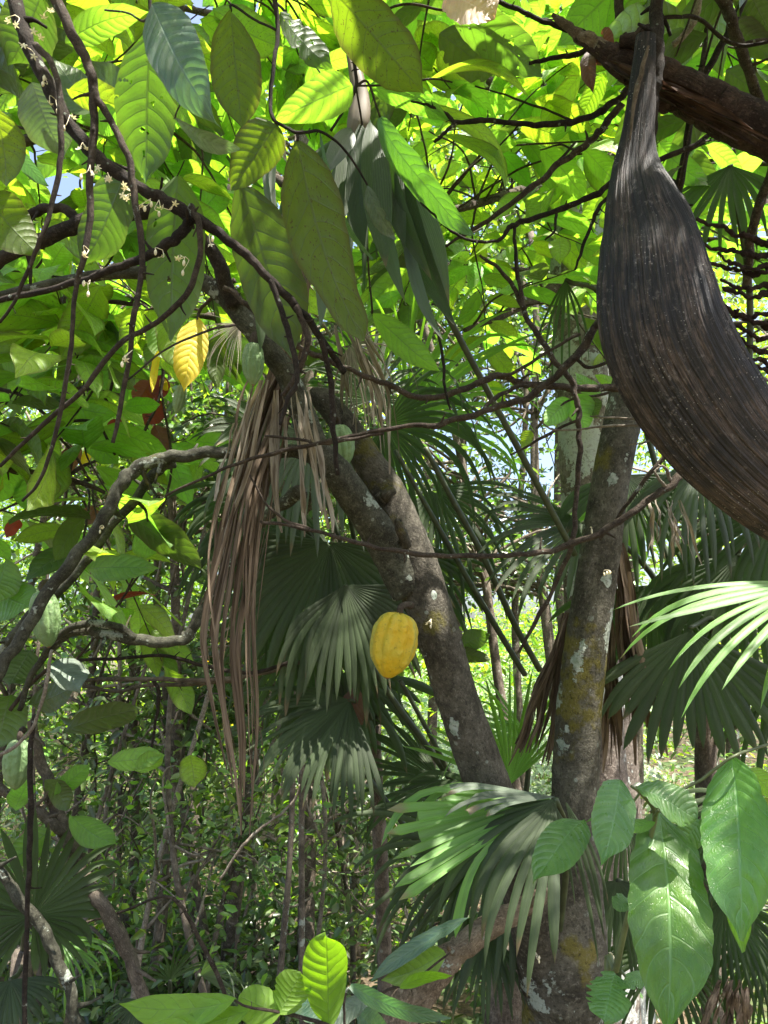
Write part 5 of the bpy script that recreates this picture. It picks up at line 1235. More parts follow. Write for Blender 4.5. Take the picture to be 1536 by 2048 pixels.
# stems low at the left
for label, rows, mat in [
    ('reddish-brown slanting stem crossing the lower left thicket', [(62, 1440, 18, 2.5), (75, 1500, 20, 2.5), (95, 1565, 24, 2.5), (118, 1630, 28, 2.5), (156, 1730, 28, 2.48), (192, 1792, 28, 2.46), (240, 1875, 28, 2.44), (286, 1985, 26, 2.42), (330, 2110, 26, 2.4)], 'farbark'),
    ('thin stem arching in from the left edge to join the slanting stem', [(-40, 1560, 22, 2.4), (0, 1576, 20, 2.42), (50, 1600, 20, 2.44), (90, 1632, 20, 2.46), (126, 1668, 18, 2.48)], 'farbark'),
    ('lichen-grey leaning stem in the bottom left corner', [(-40, 1690, 18.7, 2.2), (0, 1748, 20.2, 2.2), (58, 1815, 21.6, 2.2), (98, 1885, 23.0, 2.2), (130, 1960, 23.0, 2.2), (160, 2050, 24.5, 2.2), (190, 2140, 25.9, 2.2)], 'limb'),
    ('straight thin dark stem standing before the small fan palm', [(70, 1430, 9, 2.0), (62, 1500, 10, 2.0), (60, 1640, 11, 2.0), (58, 1760, 11, 2.0), (54, 1810, 9, 2.0), (50, 2100, 9, 2.0)], 'darkbranch'),
    ('bare grey twig drooping below the broad leaf at the left', [(104, 1300, 7, 1.9), (92, 1370, 7, 1.9), (72, 1440, 7, 1.9), (45, 1480, 7, 1.9), (0, 1512, 7, 1.9), (-30, 1530, 6, 1.9)], 'paletwig'),
    ('pale sinuous vine rising in front of the hanging dead frond', [(440, 1760, 5, 2.2), (480, 1700, 6, 2.2), (520, 1658, 6, 2.2), (560, 1630, 6, 2.2), (590, 1598, 6, 2.2), (600, 1570, 5, 2.2)], 'paletwig'),
    ('long thin twig arching through the middle of the thicket', [(150, 1850, 4, 2.6), (240, 1825, 5, 2.6), (320, 1794, 6, 2.6), (355, 1805, 7, 2.6), (380, 1840, 8, 2.6), (410, 1900, 9, 2.6), (450, 1990, 9, 2.6)], 'twig'),
    ('horizontal dark twig in the thicket level with the pod', [(120, 1320, 6, 2.3), (220, 1318, 7, 2.3), (330, 1312, 7, 2.3), (400, 1330, 7, 2.3), (500, 1345, 8, 2.3), (580, 1325, 8, 2.3)], 'darkbranch'),
    ('upper of the paired horizontal grey twigs behind the dead frond', [(160, 1360, 8, 2.35), (280, 1358, 9, 2.35), (390, 1360, 10, 2.35), (480, 1355, 10, 2.35), (560, 1335, 9, 2.35), (620, 1320, 8, 2.35)], 'farbark'),
    ('lower of the paired horizontal grey twigs behind the dead frond', [(165, 1372, 7, 2.4), (230, 1382, 7, 2.4), (300, 1372, 7, 2.4), (400, 1366, 8, 2.4), (470, 1362, 8, 2.4)], 'farbark'),
    ('thin dark twig hanging down from the paired horizontal twigs', [(308, 1362, 7, 2.34), (318, 1390, 8, 2.34), (312, 1440, 6, 2.34), (302, 1500, 5, 2.34)], 'darkbranch'),
]:
    t = thing('thicket_twig', label, 'stem', P(rows[0][0], rows[0][1], rows[0][3]), 'bare stems and twigs in the lower left thicket')
    branch(t, rows, mat, 'stem', rough=.14, wob=.35)

# ================================================================== CACAO CROWNS OVERHEAD (real leaves on twigs on limbs)
N_OVER = 150
# gaps in the crowns that let sun flecks through: (px, py, depth, radius in m)
FLECKS = [(P(x, y, d), r) for x, y, d, r in [(1312, 545, 1.18, .05), (1330, 600, 1.18, .07), (835, 1070, 1.92, .06), (1145, 1545, 2.06, .06), (985, 1720, 1.7, .06), (560, 1510, 2.2, .10), (1400, 1220, 1.65, .18), (1312, 1680, 1.05, .018), (1450, 1640, 1.05, .03), (830, 300, 1.45, .05),
          (655, 1960, 1.12, .09), (385, 700, 1.98, .10), (620, 205, 1.2, .06), (718, 230, 1.66, .06), (1290, 860, 1.5, .05), (870, 1950, 1.72, .09), (370, 100, 1.02, .03), (440, 640, 2.1, .12), (300, 915, 1.9, .05), (900, 350, 1.45, .06), (1215, 1140, 2.05, .04), (120, 1330, 2.1, .06)]]


def in_fleck(p, pad):
    for f, r in FLECKS:
        v = p - f
        k = v @ SUN_TO
        if k > .05 and np.linalg.norm(v - SUN_TO * k) < r + pad:
            return True
    return False


def canopy_tree(label, name, trunk, limbs, regions, mats, trunkmat='farbark', Lr=(.20, .30), near=90, root=None, targets=()):
    """trunk: px rows; limbs: list of px rows; regions: (x0, x1, y0, y1, d0, d1, sprays)."""
    own = root is None
    if own:
        ft = foot(trunk[0][0], trunk[0][1], trunk[0][3])
        root = thing(name, label, 'tree', ft)
    mb = MB()
    rad = [w * .5 * d / F for x, y, w, d in trunk]
    pts = [P(x, y, d) for x, y, w, d in trunk]
    if own:
        pts = [np.array([ft[0], ft[1], GZ - .1])] + pts
        rad = [rad[0] * 1.15] + rad
    if own:
        tube_pts(mb, np.array(pts), np.array(rad), nu=24, rough=.06, seg=12)
        mb.build('trunk', trunkmat, root)
    nodes = []
    for rows in limbs:
        b = MB()
        if own:
            c = tube_px(b, rows, nu=10, rough=.12, wob=.3)
        else:
            c = tube_pts(b, np.array(rows)[:, :3], np.array(rows)[:, 3], nu=10, rough=.12, wob=.3)
        b.build('limb', 'twig', root)
        nodes.append(c)
    nodes = np.vstack(nodes)
    leaves = []
    tg = list(targets)
    for (x0, x1, y0, y1, d0, d1, ns) in regions:
        tg += [P(rng.uniform(x0, x1), rng.uniform(y0, y1), rng.uniform(d0, d1)) for _ in range(ns)]
    if True:
        for tgt in tg:
            k = np.argmin(np.linalg.norm(nodes - tgt, axis=1) * rng.uniform(.8, 1.25, len(nodes)))
            a = nodes[k]
            v = tgt - a
            ln = np.linalg.norm(v)
            out = nrm(v * [1, 1, .35] + rng.normal(size=3) * .12)
            if ln < .35:
                tgt = a + out * .4
            e = tgt + out * .30 + DOWN * .06
            mid = a + (tgt - a) * .5 + np.array([0, 0, .06]) + rng.normal(size=3) * .03
            path = spline(np.array([a, mid, tgt, e]), 10)
            b = MB()
            tube_pts(b, path[::3], np.linspace(.0055, .0018, len(path[::3])), nu=6, rough=.12, seg=3, wob=.6)
            b.build('twig', 'twig', root)
            nl = rng.integers(6, 11)
            L0 = rng.uniform(*Lr)
            mt = mats[rng.choice(len(mats), p=np.array([q[1] for q in mats]) / sum(q[1] for q in mats))][0]
            for j in range(nl):
                u = 1 - .52 * (j / nl) * min(1, .75 / max(.3, np.linalg.norm(tgt - a)))
                q = path[min(len(path) - 1, int(u * (len(path) - 1)))]
                ang = (1 if j % 2 else -1) * rng.uniform(.5, 1.2) if j else rng.normal() * .2
                h = np.array([out[0] * math.cos(ang) - out[1] * math.sin(ang), out[0] * math.sin(ang) + out[1] * math.cos(ang), 0])
                dr = nrm(nrm(h) + DOWN * abs(rng.normal() * .45 + .60))
                L = L0 * rng.uniform(.7, 1.15)
                up = np.array([0, .45, 1.0]) + rng.normal(size=3) * .28
                m2 = mt if rng.uniform() < .7 else mats[rng.integers(len(mats))][0]
                leaves.append((q + dr * .02, q + dr * (.02 + L), L * rng.uniform(.34, .42), up, m2))
    leaves = [l for l in leaves if not in_fleck((l[0] + l[1]) / 2, .28 * np.linalg.norm(l[1] - l[0]))]

    def size(l):
        x, y, d = pix((l[0] + l[1]) / 2)
        return (1 if (-60 < x < 1596 and -60 < y < 2100) else .01) * np.linalg.norm(l[1] - l[0]) / d
    order = sorted(leaves, key=size, reverse=True)
    for a, b, w, n, mt in order[:near]:
        m = MB()
        leaf(m, a, b, w, n, curl=rng.uniform(.03, .13), fold=rng.uniform(.05, .22), nv=16, nu=8, wave=rng.uniform(.02, .06), twist=rng.normal() * .25, side=rng.normal() * .03, holes=int(rng.uniform() < .25) * 2, puff=.008)
        m.build('leaf', mt, root)
    rest = {}
    for a, b, w, n, mt in order[near:]:
        leaf(rest.setdefault(mt, MB()), a, b, w, n, curl=rng.uniform(.03, .13), fold=.12, nv=9, nu=4, wave=.03, twist=rng.normal() * .25)
    for mt, m in rest.items():
        m.build('crown', mt, root)
    return root


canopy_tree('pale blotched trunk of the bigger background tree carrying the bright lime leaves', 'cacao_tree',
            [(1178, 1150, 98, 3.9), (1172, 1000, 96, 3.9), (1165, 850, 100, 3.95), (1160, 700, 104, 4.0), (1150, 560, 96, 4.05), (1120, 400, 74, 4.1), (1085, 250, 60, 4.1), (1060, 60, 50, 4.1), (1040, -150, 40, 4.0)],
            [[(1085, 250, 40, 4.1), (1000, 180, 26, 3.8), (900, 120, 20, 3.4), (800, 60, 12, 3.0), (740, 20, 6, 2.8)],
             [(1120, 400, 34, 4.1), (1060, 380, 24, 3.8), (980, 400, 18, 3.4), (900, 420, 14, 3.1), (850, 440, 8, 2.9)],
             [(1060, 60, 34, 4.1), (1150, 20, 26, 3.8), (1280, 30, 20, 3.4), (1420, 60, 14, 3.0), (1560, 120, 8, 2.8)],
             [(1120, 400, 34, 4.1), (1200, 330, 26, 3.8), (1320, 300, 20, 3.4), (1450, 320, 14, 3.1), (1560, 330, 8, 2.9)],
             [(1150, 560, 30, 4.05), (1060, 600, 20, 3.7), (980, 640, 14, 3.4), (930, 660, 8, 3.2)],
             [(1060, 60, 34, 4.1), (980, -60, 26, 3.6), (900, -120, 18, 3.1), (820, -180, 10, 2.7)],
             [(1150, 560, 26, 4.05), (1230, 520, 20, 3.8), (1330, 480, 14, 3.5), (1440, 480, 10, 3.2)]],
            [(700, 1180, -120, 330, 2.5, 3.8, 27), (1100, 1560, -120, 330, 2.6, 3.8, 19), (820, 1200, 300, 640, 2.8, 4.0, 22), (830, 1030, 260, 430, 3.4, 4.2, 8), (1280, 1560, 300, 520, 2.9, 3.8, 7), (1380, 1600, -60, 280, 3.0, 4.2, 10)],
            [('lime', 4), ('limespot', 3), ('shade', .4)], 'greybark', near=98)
canopy_tree('second lichen-white trunk standing just behind the upright stem', 'cacao_tree',
            [(1215, 1100, 70, 4.6), (1212, 900, 72, 4.6), (1206, 750, 74, 4.6), (1205, 600, 66, 4.6), (1225, 400, 50, 4.6), (1260, 200, 40, 4.6), (1290, 0, 34, 4.5), (1300, -160, 26, 4.4)],
            [[(1225, 400, 30, 4.6), (1150, 300, 22, 4.5), (1060, 200, 14, 4.4), (980, 120, 8, 4.3)],
             [(1260, 200, 28, 4.6), (1360, 120, 20, 4.5), (1480, 80, 12, 4.3), (1580, 60, 8, 4.2)],
             [(1205, 620, 24, 4.6), (1120, 560, 16, 4.5), (1020, 540, 10, 4.4), (900, 560, 7, 4.3)],
             [(1290, 0, 24, 4.5), (1180, -60, 18, 4.3), (1050, -100, 12, 4.1), (900, -120, 8, 4.0)]],
            [(760, 1250, -80, 600, 3.8, 5.0, 17), (1200, 1580, -80, 420, 3.8, 5.0, 14)],
            [('lime', 5), ('limespot', 2)], 'greybark', near=60)
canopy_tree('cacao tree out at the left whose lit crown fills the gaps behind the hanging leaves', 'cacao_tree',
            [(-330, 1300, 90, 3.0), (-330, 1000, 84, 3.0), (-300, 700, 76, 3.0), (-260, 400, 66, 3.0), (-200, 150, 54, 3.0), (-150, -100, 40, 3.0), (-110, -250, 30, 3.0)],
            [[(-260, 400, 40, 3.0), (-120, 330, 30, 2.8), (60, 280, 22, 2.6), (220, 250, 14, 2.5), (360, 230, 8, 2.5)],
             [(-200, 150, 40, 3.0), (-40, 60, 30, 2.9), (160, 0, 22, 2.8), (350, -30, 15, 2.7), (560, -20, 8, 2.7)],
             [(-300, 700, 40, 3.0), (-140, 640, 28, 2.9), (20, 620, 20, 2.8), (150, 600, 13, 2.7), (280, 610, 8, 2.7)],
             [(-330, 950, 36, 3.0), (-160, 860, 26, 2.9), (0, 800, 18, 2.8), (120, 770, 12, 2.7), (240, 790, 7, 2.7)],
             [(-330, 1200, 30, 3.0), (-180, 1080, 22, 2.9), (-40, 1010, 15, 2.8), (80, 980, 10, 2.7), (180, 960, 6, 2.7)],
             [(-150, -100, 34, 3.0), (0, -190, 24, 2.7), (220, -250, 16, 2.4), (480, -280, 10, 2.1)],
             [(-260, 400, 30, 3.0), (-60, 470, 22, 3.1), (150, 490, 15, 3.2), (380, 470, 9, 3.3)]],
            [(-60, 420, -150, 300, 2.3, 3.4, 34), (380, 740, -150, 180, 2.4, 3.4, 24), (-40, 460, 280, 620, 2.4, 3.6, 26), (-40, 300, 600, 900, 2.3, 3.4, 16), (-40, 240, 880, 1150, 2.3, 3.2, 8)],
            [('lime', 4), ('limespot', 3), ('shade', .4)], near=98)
canopy_tree('cacao tree far behind the palm with only its sunlit leaves showing between the fan segments', 'cacao_tree',
            [(620, 1400, 30, 4.6), (622, 1000, 30, 4.6), (610, 700, 30, 4.6), (600, 400, 30, 4.6), (620, 150, 28, 4.6), (640, -100, 34, 4.5), (650, -260, 26, 4.4)],
            [[(600, 400, 28, 4.6), (500, 330, 20, 4.5), (380, 300, 12, 4.3), (280, 280, 7, 4.2)],
             [(600, 420, 28, 4.6), (700, 380, 20, 4.5), (820, 400, 12, 4.3), (900, 420, 7, 4.2)],
             [(620, 150, 28, 4.6), (520, 60, 20, 4.5), (380, 20, 12, 4.3), (250, 0, 7, 4.2)],
             [(620, 150, 28, 4.6), (720, 80, 20, 4.5), (800, 60, 12, 4.3)],
             [(590, 700, 24, 4.6), (450, 640, 16, 4.4), (300, 620, 9, 4.2)]],
            [(150, 900, -100, 480, 3.9, 5.2, 30), (0, 480, 480, 760, 3.8, 5.0, 14)],
            [('lime', 5), ('limespot', 2)], near=50)
# unseen crown added to the pod tree overhead, there to shade the hanging leaves
tg, shade_t = [], []
while len(tg) < N_OVER:
    q = np.array([rng.uniform(-1.7, 1.9), rng.uniform(-.5, 1.9), 0])
    q[2] = max(2.7, 1.72 + 1.02 * q[1]) + .35 + rng.uniform(0, .8)
    tg.append(q)
for x, y, d, k in [(1280, 300, 1.22, 4), (1330, 420, 1.2, 5), (1250, 480, 1.2, 4), (1410, 520, 1.2, 4), (1420, 760, 1.2, 4), (960, 1640, 1.7, 4), (860, 1665, 1.72, 4), (1340, 1860, 1.02, 5), (1480, 1760, 1.03, 4), (1130, 1700, 1.0, 2), (1060, 1720, 1.72, 4), (870, 1620, 1.72, 4), (640, 1180, 2.35, 4), (560, 1260, 2.4, 4), (620, 1480, 2.25, 3),
                   (900, 1350, 1.9, 3), (1150, 1420, 2.07, 3), (1110, 1900, 2.0, 4), (480, 1000, 1.75, 3), (460, 1250, 1.7, 3), (60, 1820, 2.2, 5), (110, 1920, 2.2, 4), (1400, 1400, 2.1, 4), (760, 1180, 1.9, 3), (400, 560, 1.75, 3), (590, 450, 1.2, 2), (480, 140, 1.2, 2), (330, 520, 1.25, 2)]:
    q, h = P(x, y, d), .3
    while (q + SUN_TO * h)[2] < 1.72 + 1.02 * (q + SUN_TO * h)[1] + .38 and h < 6:
        h += .1
    shade_t += [q + SUN_TO * (h + rng.uniform(0, .5)) + rng.normal(size=3) * np.array([.14, .14, .05]) for _ in range(k)]  # unseen sprays added on the sun's path to shade the listed points
while len(tg) < N_OVER + 60:  # more unseen sprays added to shade the spathe and young plant
    q = np.array([rng.uniform(.6, 1.8), rng.uniform(-.3, 1.5), 0])
    q[2] = max(2.8, 1.72 + 1.02 * q[1]) + .35 + rng.uniform(0, .7)
    tg.append(q)
a0 = P(1500, -30, 2.0)
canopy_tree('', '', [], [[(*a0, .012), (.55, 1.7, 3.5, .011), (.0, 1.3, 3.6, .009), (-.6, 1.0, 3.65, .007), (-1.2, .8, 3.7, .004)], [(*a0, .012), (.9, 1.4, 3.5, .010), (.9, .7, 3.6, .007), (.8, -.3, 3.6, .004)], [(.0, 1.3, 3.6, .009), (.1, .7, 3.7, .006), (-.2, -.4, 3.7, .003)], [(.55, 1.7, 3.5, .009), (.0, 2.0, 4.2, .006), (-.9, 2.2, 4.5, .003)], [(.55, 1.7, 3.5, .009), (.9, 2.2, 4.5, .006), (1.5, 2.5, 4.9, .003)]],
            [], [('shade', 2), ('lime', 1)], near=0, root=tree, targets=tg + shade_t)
# branch with yellowing leaves and the plants under it
yl = thing('cacao_branch', 'thin branch with one bright yellow leaf and yellowing leaves under the dark hanging ones', 'branch', P(420, 600, 2.0))
branch(yl, [(470, 560, 10, 1.95), (430, 590, 8, 1.97), (400, 620, 7, 2.0), (395, 640, 5, 2.0)], 'twig', 'stem')
branch(yl, [(400, 620, 5, 2.0), (340, 610, 5, 2.02), (290, 620, 4, 2.04)], 'twig')
leaf_px(yl, 396, 636, 2.0, 368, 784, 1.96, 62, 'yellow', 1, 10, nv=30, nu=12, curl=.06, label='bright yellow leaf')
for b, t, w, mt in [((330, 620, 2.02), (358, 744, 2.05), 60, 'limespot'), ((282, 622, 2.04), (250, 712, 2.06), 44, 'limespot'), ((310, 640, 2.1), (330, 720, 2.1), 50, 'lime'), ((318, 700, 2.1), (304, 785, 2.1), 16, 'yellow'), ((440, 660, 2.2), (432, 780, 2.2), 40, 'olive'), ((470, 650, 2.25), (472, 760, 2.25), 38, 'olive'), ((200, 572, 2.1), (118, 722, 2.2), 80, 'limespot')]:
    leaf_px(yl, *b, *t, w, mt, -1, rng.normal() * 15)
ll = thing('cacao_branch', 'slim branch with lime leaves in front of the thicket, above the crooked branch', 'branch', P(0, 800, 2.4))
branch(ll, [(-60, 930, 12, 2.3), (0, 938, 11, 2.3), (80, 945, 11, 2.3), (160, 965, 10, 2.3), (210, 985, 8, 2.3)], 'twig', 'stem')
branch(ll, [(-40, 770, 8, 2.4), (40, 790, 7, 2.4), (110, 840, 7, 2.4), (190, 845, 6, 2.4), (230, 910, 5, 2.4)], 'twig')
for b, t, w, mt in [((90, 800, 2.4), (232, 830, 2.4), 60, 'lime'), ((170, 860, 2.4), (238, 930, 2.4), 50, 'lime'), ((100, 870, 2.4), (105, 930, 2.4), 46, 'limespot'), ((20, 900, 2.35), (-10, 1010, 2.3), 90, 'lime'), ((60, 950, 2.4), (70, 1030, 2.4), 60, 'lime'), ((150, 1060, 2.5), (24, 1082, 2.45), 46, 'limespot'),
                    ((60, 760, 2.4), (20, 800, 2.4), 60, 'lime'), ((250, 815, 2.4), (320, 810, 2.4), 40, 'lime'), ((0, 715, 2.4), (60, 745, 2.4), 46, 'lime'), ((190, 740, 2.5), (212, 780, 2.5), 50, 'lime'), ((60, 710, 2.5), (110, 760, 2.5), 36, 'lime'), ((0, 860, 2.5), (120, 858, 2.5), 40, 'limespot'),
                    ((-20, 1180, 2.3), (60, 1215, 2.2), 90, 'lime'), ((10, 1120, 2.3), (-20, 1210, 2.2), 80, 'lime'), ((60, 1300, 2.3), (20, 1370, 2.2), 90, 'shade'), ((180, 690, 2.5), (120, 640, 2.5), 60, 'lime')]:
    leaf_px(ll, *b, *t, w, mt, -1, rng.normal() * 25)
lm = thing('cacao_branch', 'low leafy shoot with a broad pale drooping leaf beside the paired twigs', 'branch', P(110, 1330, 2.2))
branch(lm, [(20, 1420, 9, 2.2), (70, 1360, 8, 2.2), (110, 1330, 7, 2.2), (160, 1310, 5, 2.2), (300, 1120, 4, 2.3)], 'twig', 'stem')
for b, t, w, mt, fc in [((110, 1322, 2.15), (160, 1384, 2.1), 74, 'grey', 1), ((176, 1138, 2.3), (318, 1136, 2.2), 56, 'lime', 1), ((270, 1070, 2.5), (320, 1100, 2.5), 70, 'lime', -1), ((130, 1460, 2.3), (280, 1420, 2.2), 60, 'shade', -1), ((215, 1525, 2.3), (330, 1510, 2.3), 44, 'lime', -1), ((270, 1540, 2.3), (330, 1510, 2.3), 40, 'lime', -1),
                        ((140, 1630, 2.4), (234, 1690, 2.35), 62, 'lime', -1), ((100, 1660, 2.4), (8, 1735, 2.35), 56, 'lime', -1), ((30, 1620, 2.4), (60, 1560, 2.4), 50, 'lime', -1), ((90, 1560, 2.4), (136, 1620, 2.4), 56, 'shade', -1), ((380, 1510, 2.6), (390, 1575, 2.6), 56, 'limespot', -1), ((210, 1250, 2.4), (270, 1220, 2.4), 40, 'lime', -1),
                        ((60, 1410, 2.3), (150, 1370, 2.2), 60, 'shade', -1), ((20, 1390, 2.2), (-10, 1500, 2.2), 90, 'shade', -1), ((110, 1590, 2.4), (180, 1530, 2.4), 40, 'lime', -1)]:
    leaf_px(lm, *b, *t, w, mt, fc, rng.normal() * 20, curl=.08)
rd = thing('cacao_branch', 'withered branch with drooping dark red dead leaves behind the grey limb', 'branch', P(300, 720, 2.7))
branch(rd, [(330, 700, 7, 2.7), (322, 780, 6, 2.7), (300, 840, 6, 2.7), (260, 900, 5, 2.7), (150, 940, 5, 2.7), (130, 1010, 4, 2.7)], 'twig', 'stem')
branch(rd, [(322, 780, 5, 2.7), (340, 960, 5, 2.7), (250, 1190, 4, 2.6), (220, 1210, 4, 2.6)], 'twig')
for b, t, w, mt in [((300, 760, 2.7), (268, 810, 2.7), 44, 'deadred'), ((325, 750, 2.7), (310, 800, 2.7), 40, 'deadred'), ((320, 800, 2.7), (290, 850, 2.7), 46, 'deadred'), ((310, 850, 2.7), (330, 910, 2.7), 40, 'deadbrown'), ((160, 890, 2.7), (130, 960, 2.7), 44, 'deadbrown'), ((180, 895, 2.7), (166, 935, 2.7), 18, 'yellow'), ((250, 840, 2.7), (225, 880, 2.7), 40, 'deadred'),
                    ((40, 1040, 2.5), (12, 1075, 2.5), 30, 'deadred'), ((312, 1192, 2.5), (210, 1210, 2.5), 22, 'deadred'), ((170, 1050, 2.6), (190, 1010, 2.6), 30, 'deadbrown'), ((20, 870, 2.6), (0, 905, 2.6), 36, 'deadbrown'), ((335, 765, 2.7), (318, 772, 2.7), 26, 'yellow')]:
    leaf_px(rd, *b, *t, w, mt, -1, rng.normal() * 30, curl=.12, fold=.3)
rr_ = thing('dead_leaf', 'large dark brown dead leaf hanging below the palm behind the pod', 'dead leaf', P(710, 1390, 2.25))
leaf_px(rr_, 716, 1372, 2.4, 700, 1500, 2.42, 62, 'deadbrown', 1, 20, name='blade', curl=.15, ragged=.3, wave=.05, shape='round')
branch(rr_, [(700, 1300, 4, 2.3), (708, 1340, 4, 2.27), (712, 1372, 4, 2.25)], 'twig', 'petiole')
pk = thing('dead_leaf', 'curled pale pink-brown dead leaf caught at the very top', 'dead leaf', P(930, 0, 1.5))
leaf_px(pk, 888, -12, 1.5, 990, 40, 1.46, 92, 'deadpink', 1, -25, name='blade', curl=.12, shape='round', wave=.07, puff=.03)
branch(pk, [(860, -30, 4, 1.52), (875, -20, 4, 1.51), (890, -11, 4, 1.5)], 'twig', 'petiole')
# leaves on the forked twigs at the upper middle
um = thing('cacao_branch', 'twig above the palm with a long bluish pointed leaf and arching narrow leaves', 'branch', P(760, 240, 1.55))
branch(um, [(700, 60, 7, 1.5), (708, 120, 7, 1.5), (712, 172, 7, 1.5), (690, 216, 6, 1.5), (662, 262, 5, 1.5)], 'darkbranch', 'stem')
branch(um, [(712, 172, 5, 1.5), (735, 165, 5, 1.5), (760, 235, 4, 1.5)], 'twig')
branch(um, [(712, 172, 4, 1.5), (790, 170, 4, 1.5), (860, 158, 4, 1.5), (905, 165, 3, 1.5)], 'twig')
branch(um, [(700, 60, 4, 1.5), (800, 10, 5, 1.5), (880, 20, 5, 1.5), (905, 28, 4, 1.5)], 'twig')
for b, t, w, mt, fc, ro, k in [
    ((758, 236, 1.5), (948, 470, 1.42), 82, 'freshpale', 1, 38, dict(nv=44, nu=14, shape='lance', curl=.07)),
    ((902, 26, 1.5), (1086, 152, 1.5), 92, 'eaten', -1, 20, dict(nv=36, nu=14, curl=.05)),
    ((880, 66, 1.6), (985, 150, 1.62), 86, 'shade', -1, 8, dict(nv=30, nu=14, ragged=.5, shape='round')),
    ((745, 628, 1.9), (880, 742, 1.85), 58, 'lime', -1, 20, dict(nv=36, nu=12, shape='lance', side=-.05)),
    ((860, 158, 1.55), (1052, 190, 1.5), 30, 'limespot', -1, 40, dict(nv=36, nu=8, shape='lance', curl=.3)),
    ((800, 205, 1.6), (1020, 360, 1.55), 34, 'limespot', -1, 30, dict(nv=36, nu=8, shape='lance', curl=.28)),
    ((890, 270, 1.6), (1012, 372, 1.55), 34, 'limespot', -1, 30, dict(nv=36, nu=8, shape='lance', curl=.3)),
    ((740, 170, 1.5), (905, 245, 1.5), 56, 'lime', -1, 25, dict(nv=30, nu=12)),
]:
    leaf_px(um, *b, *t, w, mt, fc, ro, **k)
branch(um, [(712, 172, 4, 1.5), (730, 300, 4, 1.7), (735, 500, 4, 1.85), (745, 628, 4, 1.9)], 'twig')
rs = thing('cacao_branch', 'small shoot with heart-shaped lime leaves in front of the pale background trunks', 'branch', P(1140, 830, 2.6))
branch(rs, [(1260, 770, 6, 2.6), (1200, 790, 6, 2.6), (1140, 800, 5, 2.6), (1100, 830, 4, 2.6)], 'twig', 'stem')
for b, t, w, mt in [((1140, 800, 2.6), (1085, 852, 2.55), 46, 'lime'), ((1150, 790, 2.6), (1170, 860, 2.55), 56, 'lime'), ((1200, 790, 2.6), (1150, 745, 2.6), 36, 'lime'), ((1060, 860, 2.6), (1045, 900, 2.6), 26, 'limespot'), ((1240, 770, 2.6), (1190, 750, 2.6), 24, 'lime'), ((1180, 800, 2.6), (1195, 835, 2.55), 34, 'shade')]:
    leaf_px(rs, *b, *t, w, mt, -1, rng.normal() * 15, shape='ovate')
rs2 = thing('cacao_sprig', 'leafy sprig peeping out between the leaning trunk and its palm petioles', 'sprig', P(900, 1290, 2.4))
branch(rs2, [(890, 1340, 5, 2.5), (910, 1310, 5, 2.45), (925, 1290, 4, 2.42)], 'twig', 'stem')
for b, t, w, mt in [((925, 1290, 2.42), (980, 1268, 2.38), 44, 'shade'), ((915, 1305, 2.42), (980, 1320, 2.38), 34, 'shade')]:
    leaf_px(rs2, *b, *t, w, mt, -1, 20, shape='ovate')

# ================================================================== FOREST BEHIND
def forest_tree(label, x, d, w, top, mat, leafm, n, lean=0.0, crowns=((0, 0, 2.2, .9, .9, .8),), size=(.06, .10), name='forest_tree', bark='farbark', twigs=18, bend=.16, dens=.74):
    """Slim tree at image column x (at its foot) and depth d; top = height; crowns: (dx, dy, z, rx, ry, rz)."""
    f = P(x, 1024, d)
    b = np.array([f[0], f[1], GZ])
    root = thing(name, label, 'tree', b)
    n_s = 7
    zz = np.linspace(GZ - .1, top, n_s)
    pts = np.stack([b[0] + lean * zz + bend * np.sin(zz * 1.3 + x) * .4, b[1] + bend * np.cos(zz * 1.1 + x) * .4, zz], 1)
    m = MB()
    tube_pts(m, pts, np.linspace(w * .5, w * .22, n_s), nu=12, rough=.12, seg=8)
    o = m.build('trunk', bark, root)
    cm = MB()
    for (dx, dy, z, rx, ry, rz) in crowns:
        k = max(200, int(n * dens / len(crowns) * (.62 if z < 3.2 else .9)))
        cen = np.array([b[0] + lean * z + dx, b[1] + dy, z])
        p = clumped(k, cen, (rx, ry, rz), max(12, k // 45))
        p = p[p[:, 2] > GZ + .05]
        crown_leaves(cm, p, (0, -.1, 1), rng.uniform(*size, len(p)) * (1.7 if z > 6 else 1))
        for _ in range(twigs):
            hz = np.clip(z + rng.uniform(-.9, .2) * rz, GZ + .3, top)
            s0 = np.array([np.interp(hz, zz, pts[:, 0]), np.interp(hz, zz, pts[:, 1]), hz])
            e = cen + rng.normal(size=3) * np.array([rx, ry, rz]) * .6
            tw = MB()
            md = (s0 + e) / 2 + rng.normal(size=3) * .1 + [0, 0, .08]
            tube_pts(tw, np.array([s0, md, e]), np.array([w * .13 + .003, w * .07 + .003, .002]), nu=5, rough=.2, seg=5, wob=1.0)
            tw.build('limb', bark if rng.uniform() < .55 else 'paletwig', root)
    cm.build('crown', leafm, root)
    return root


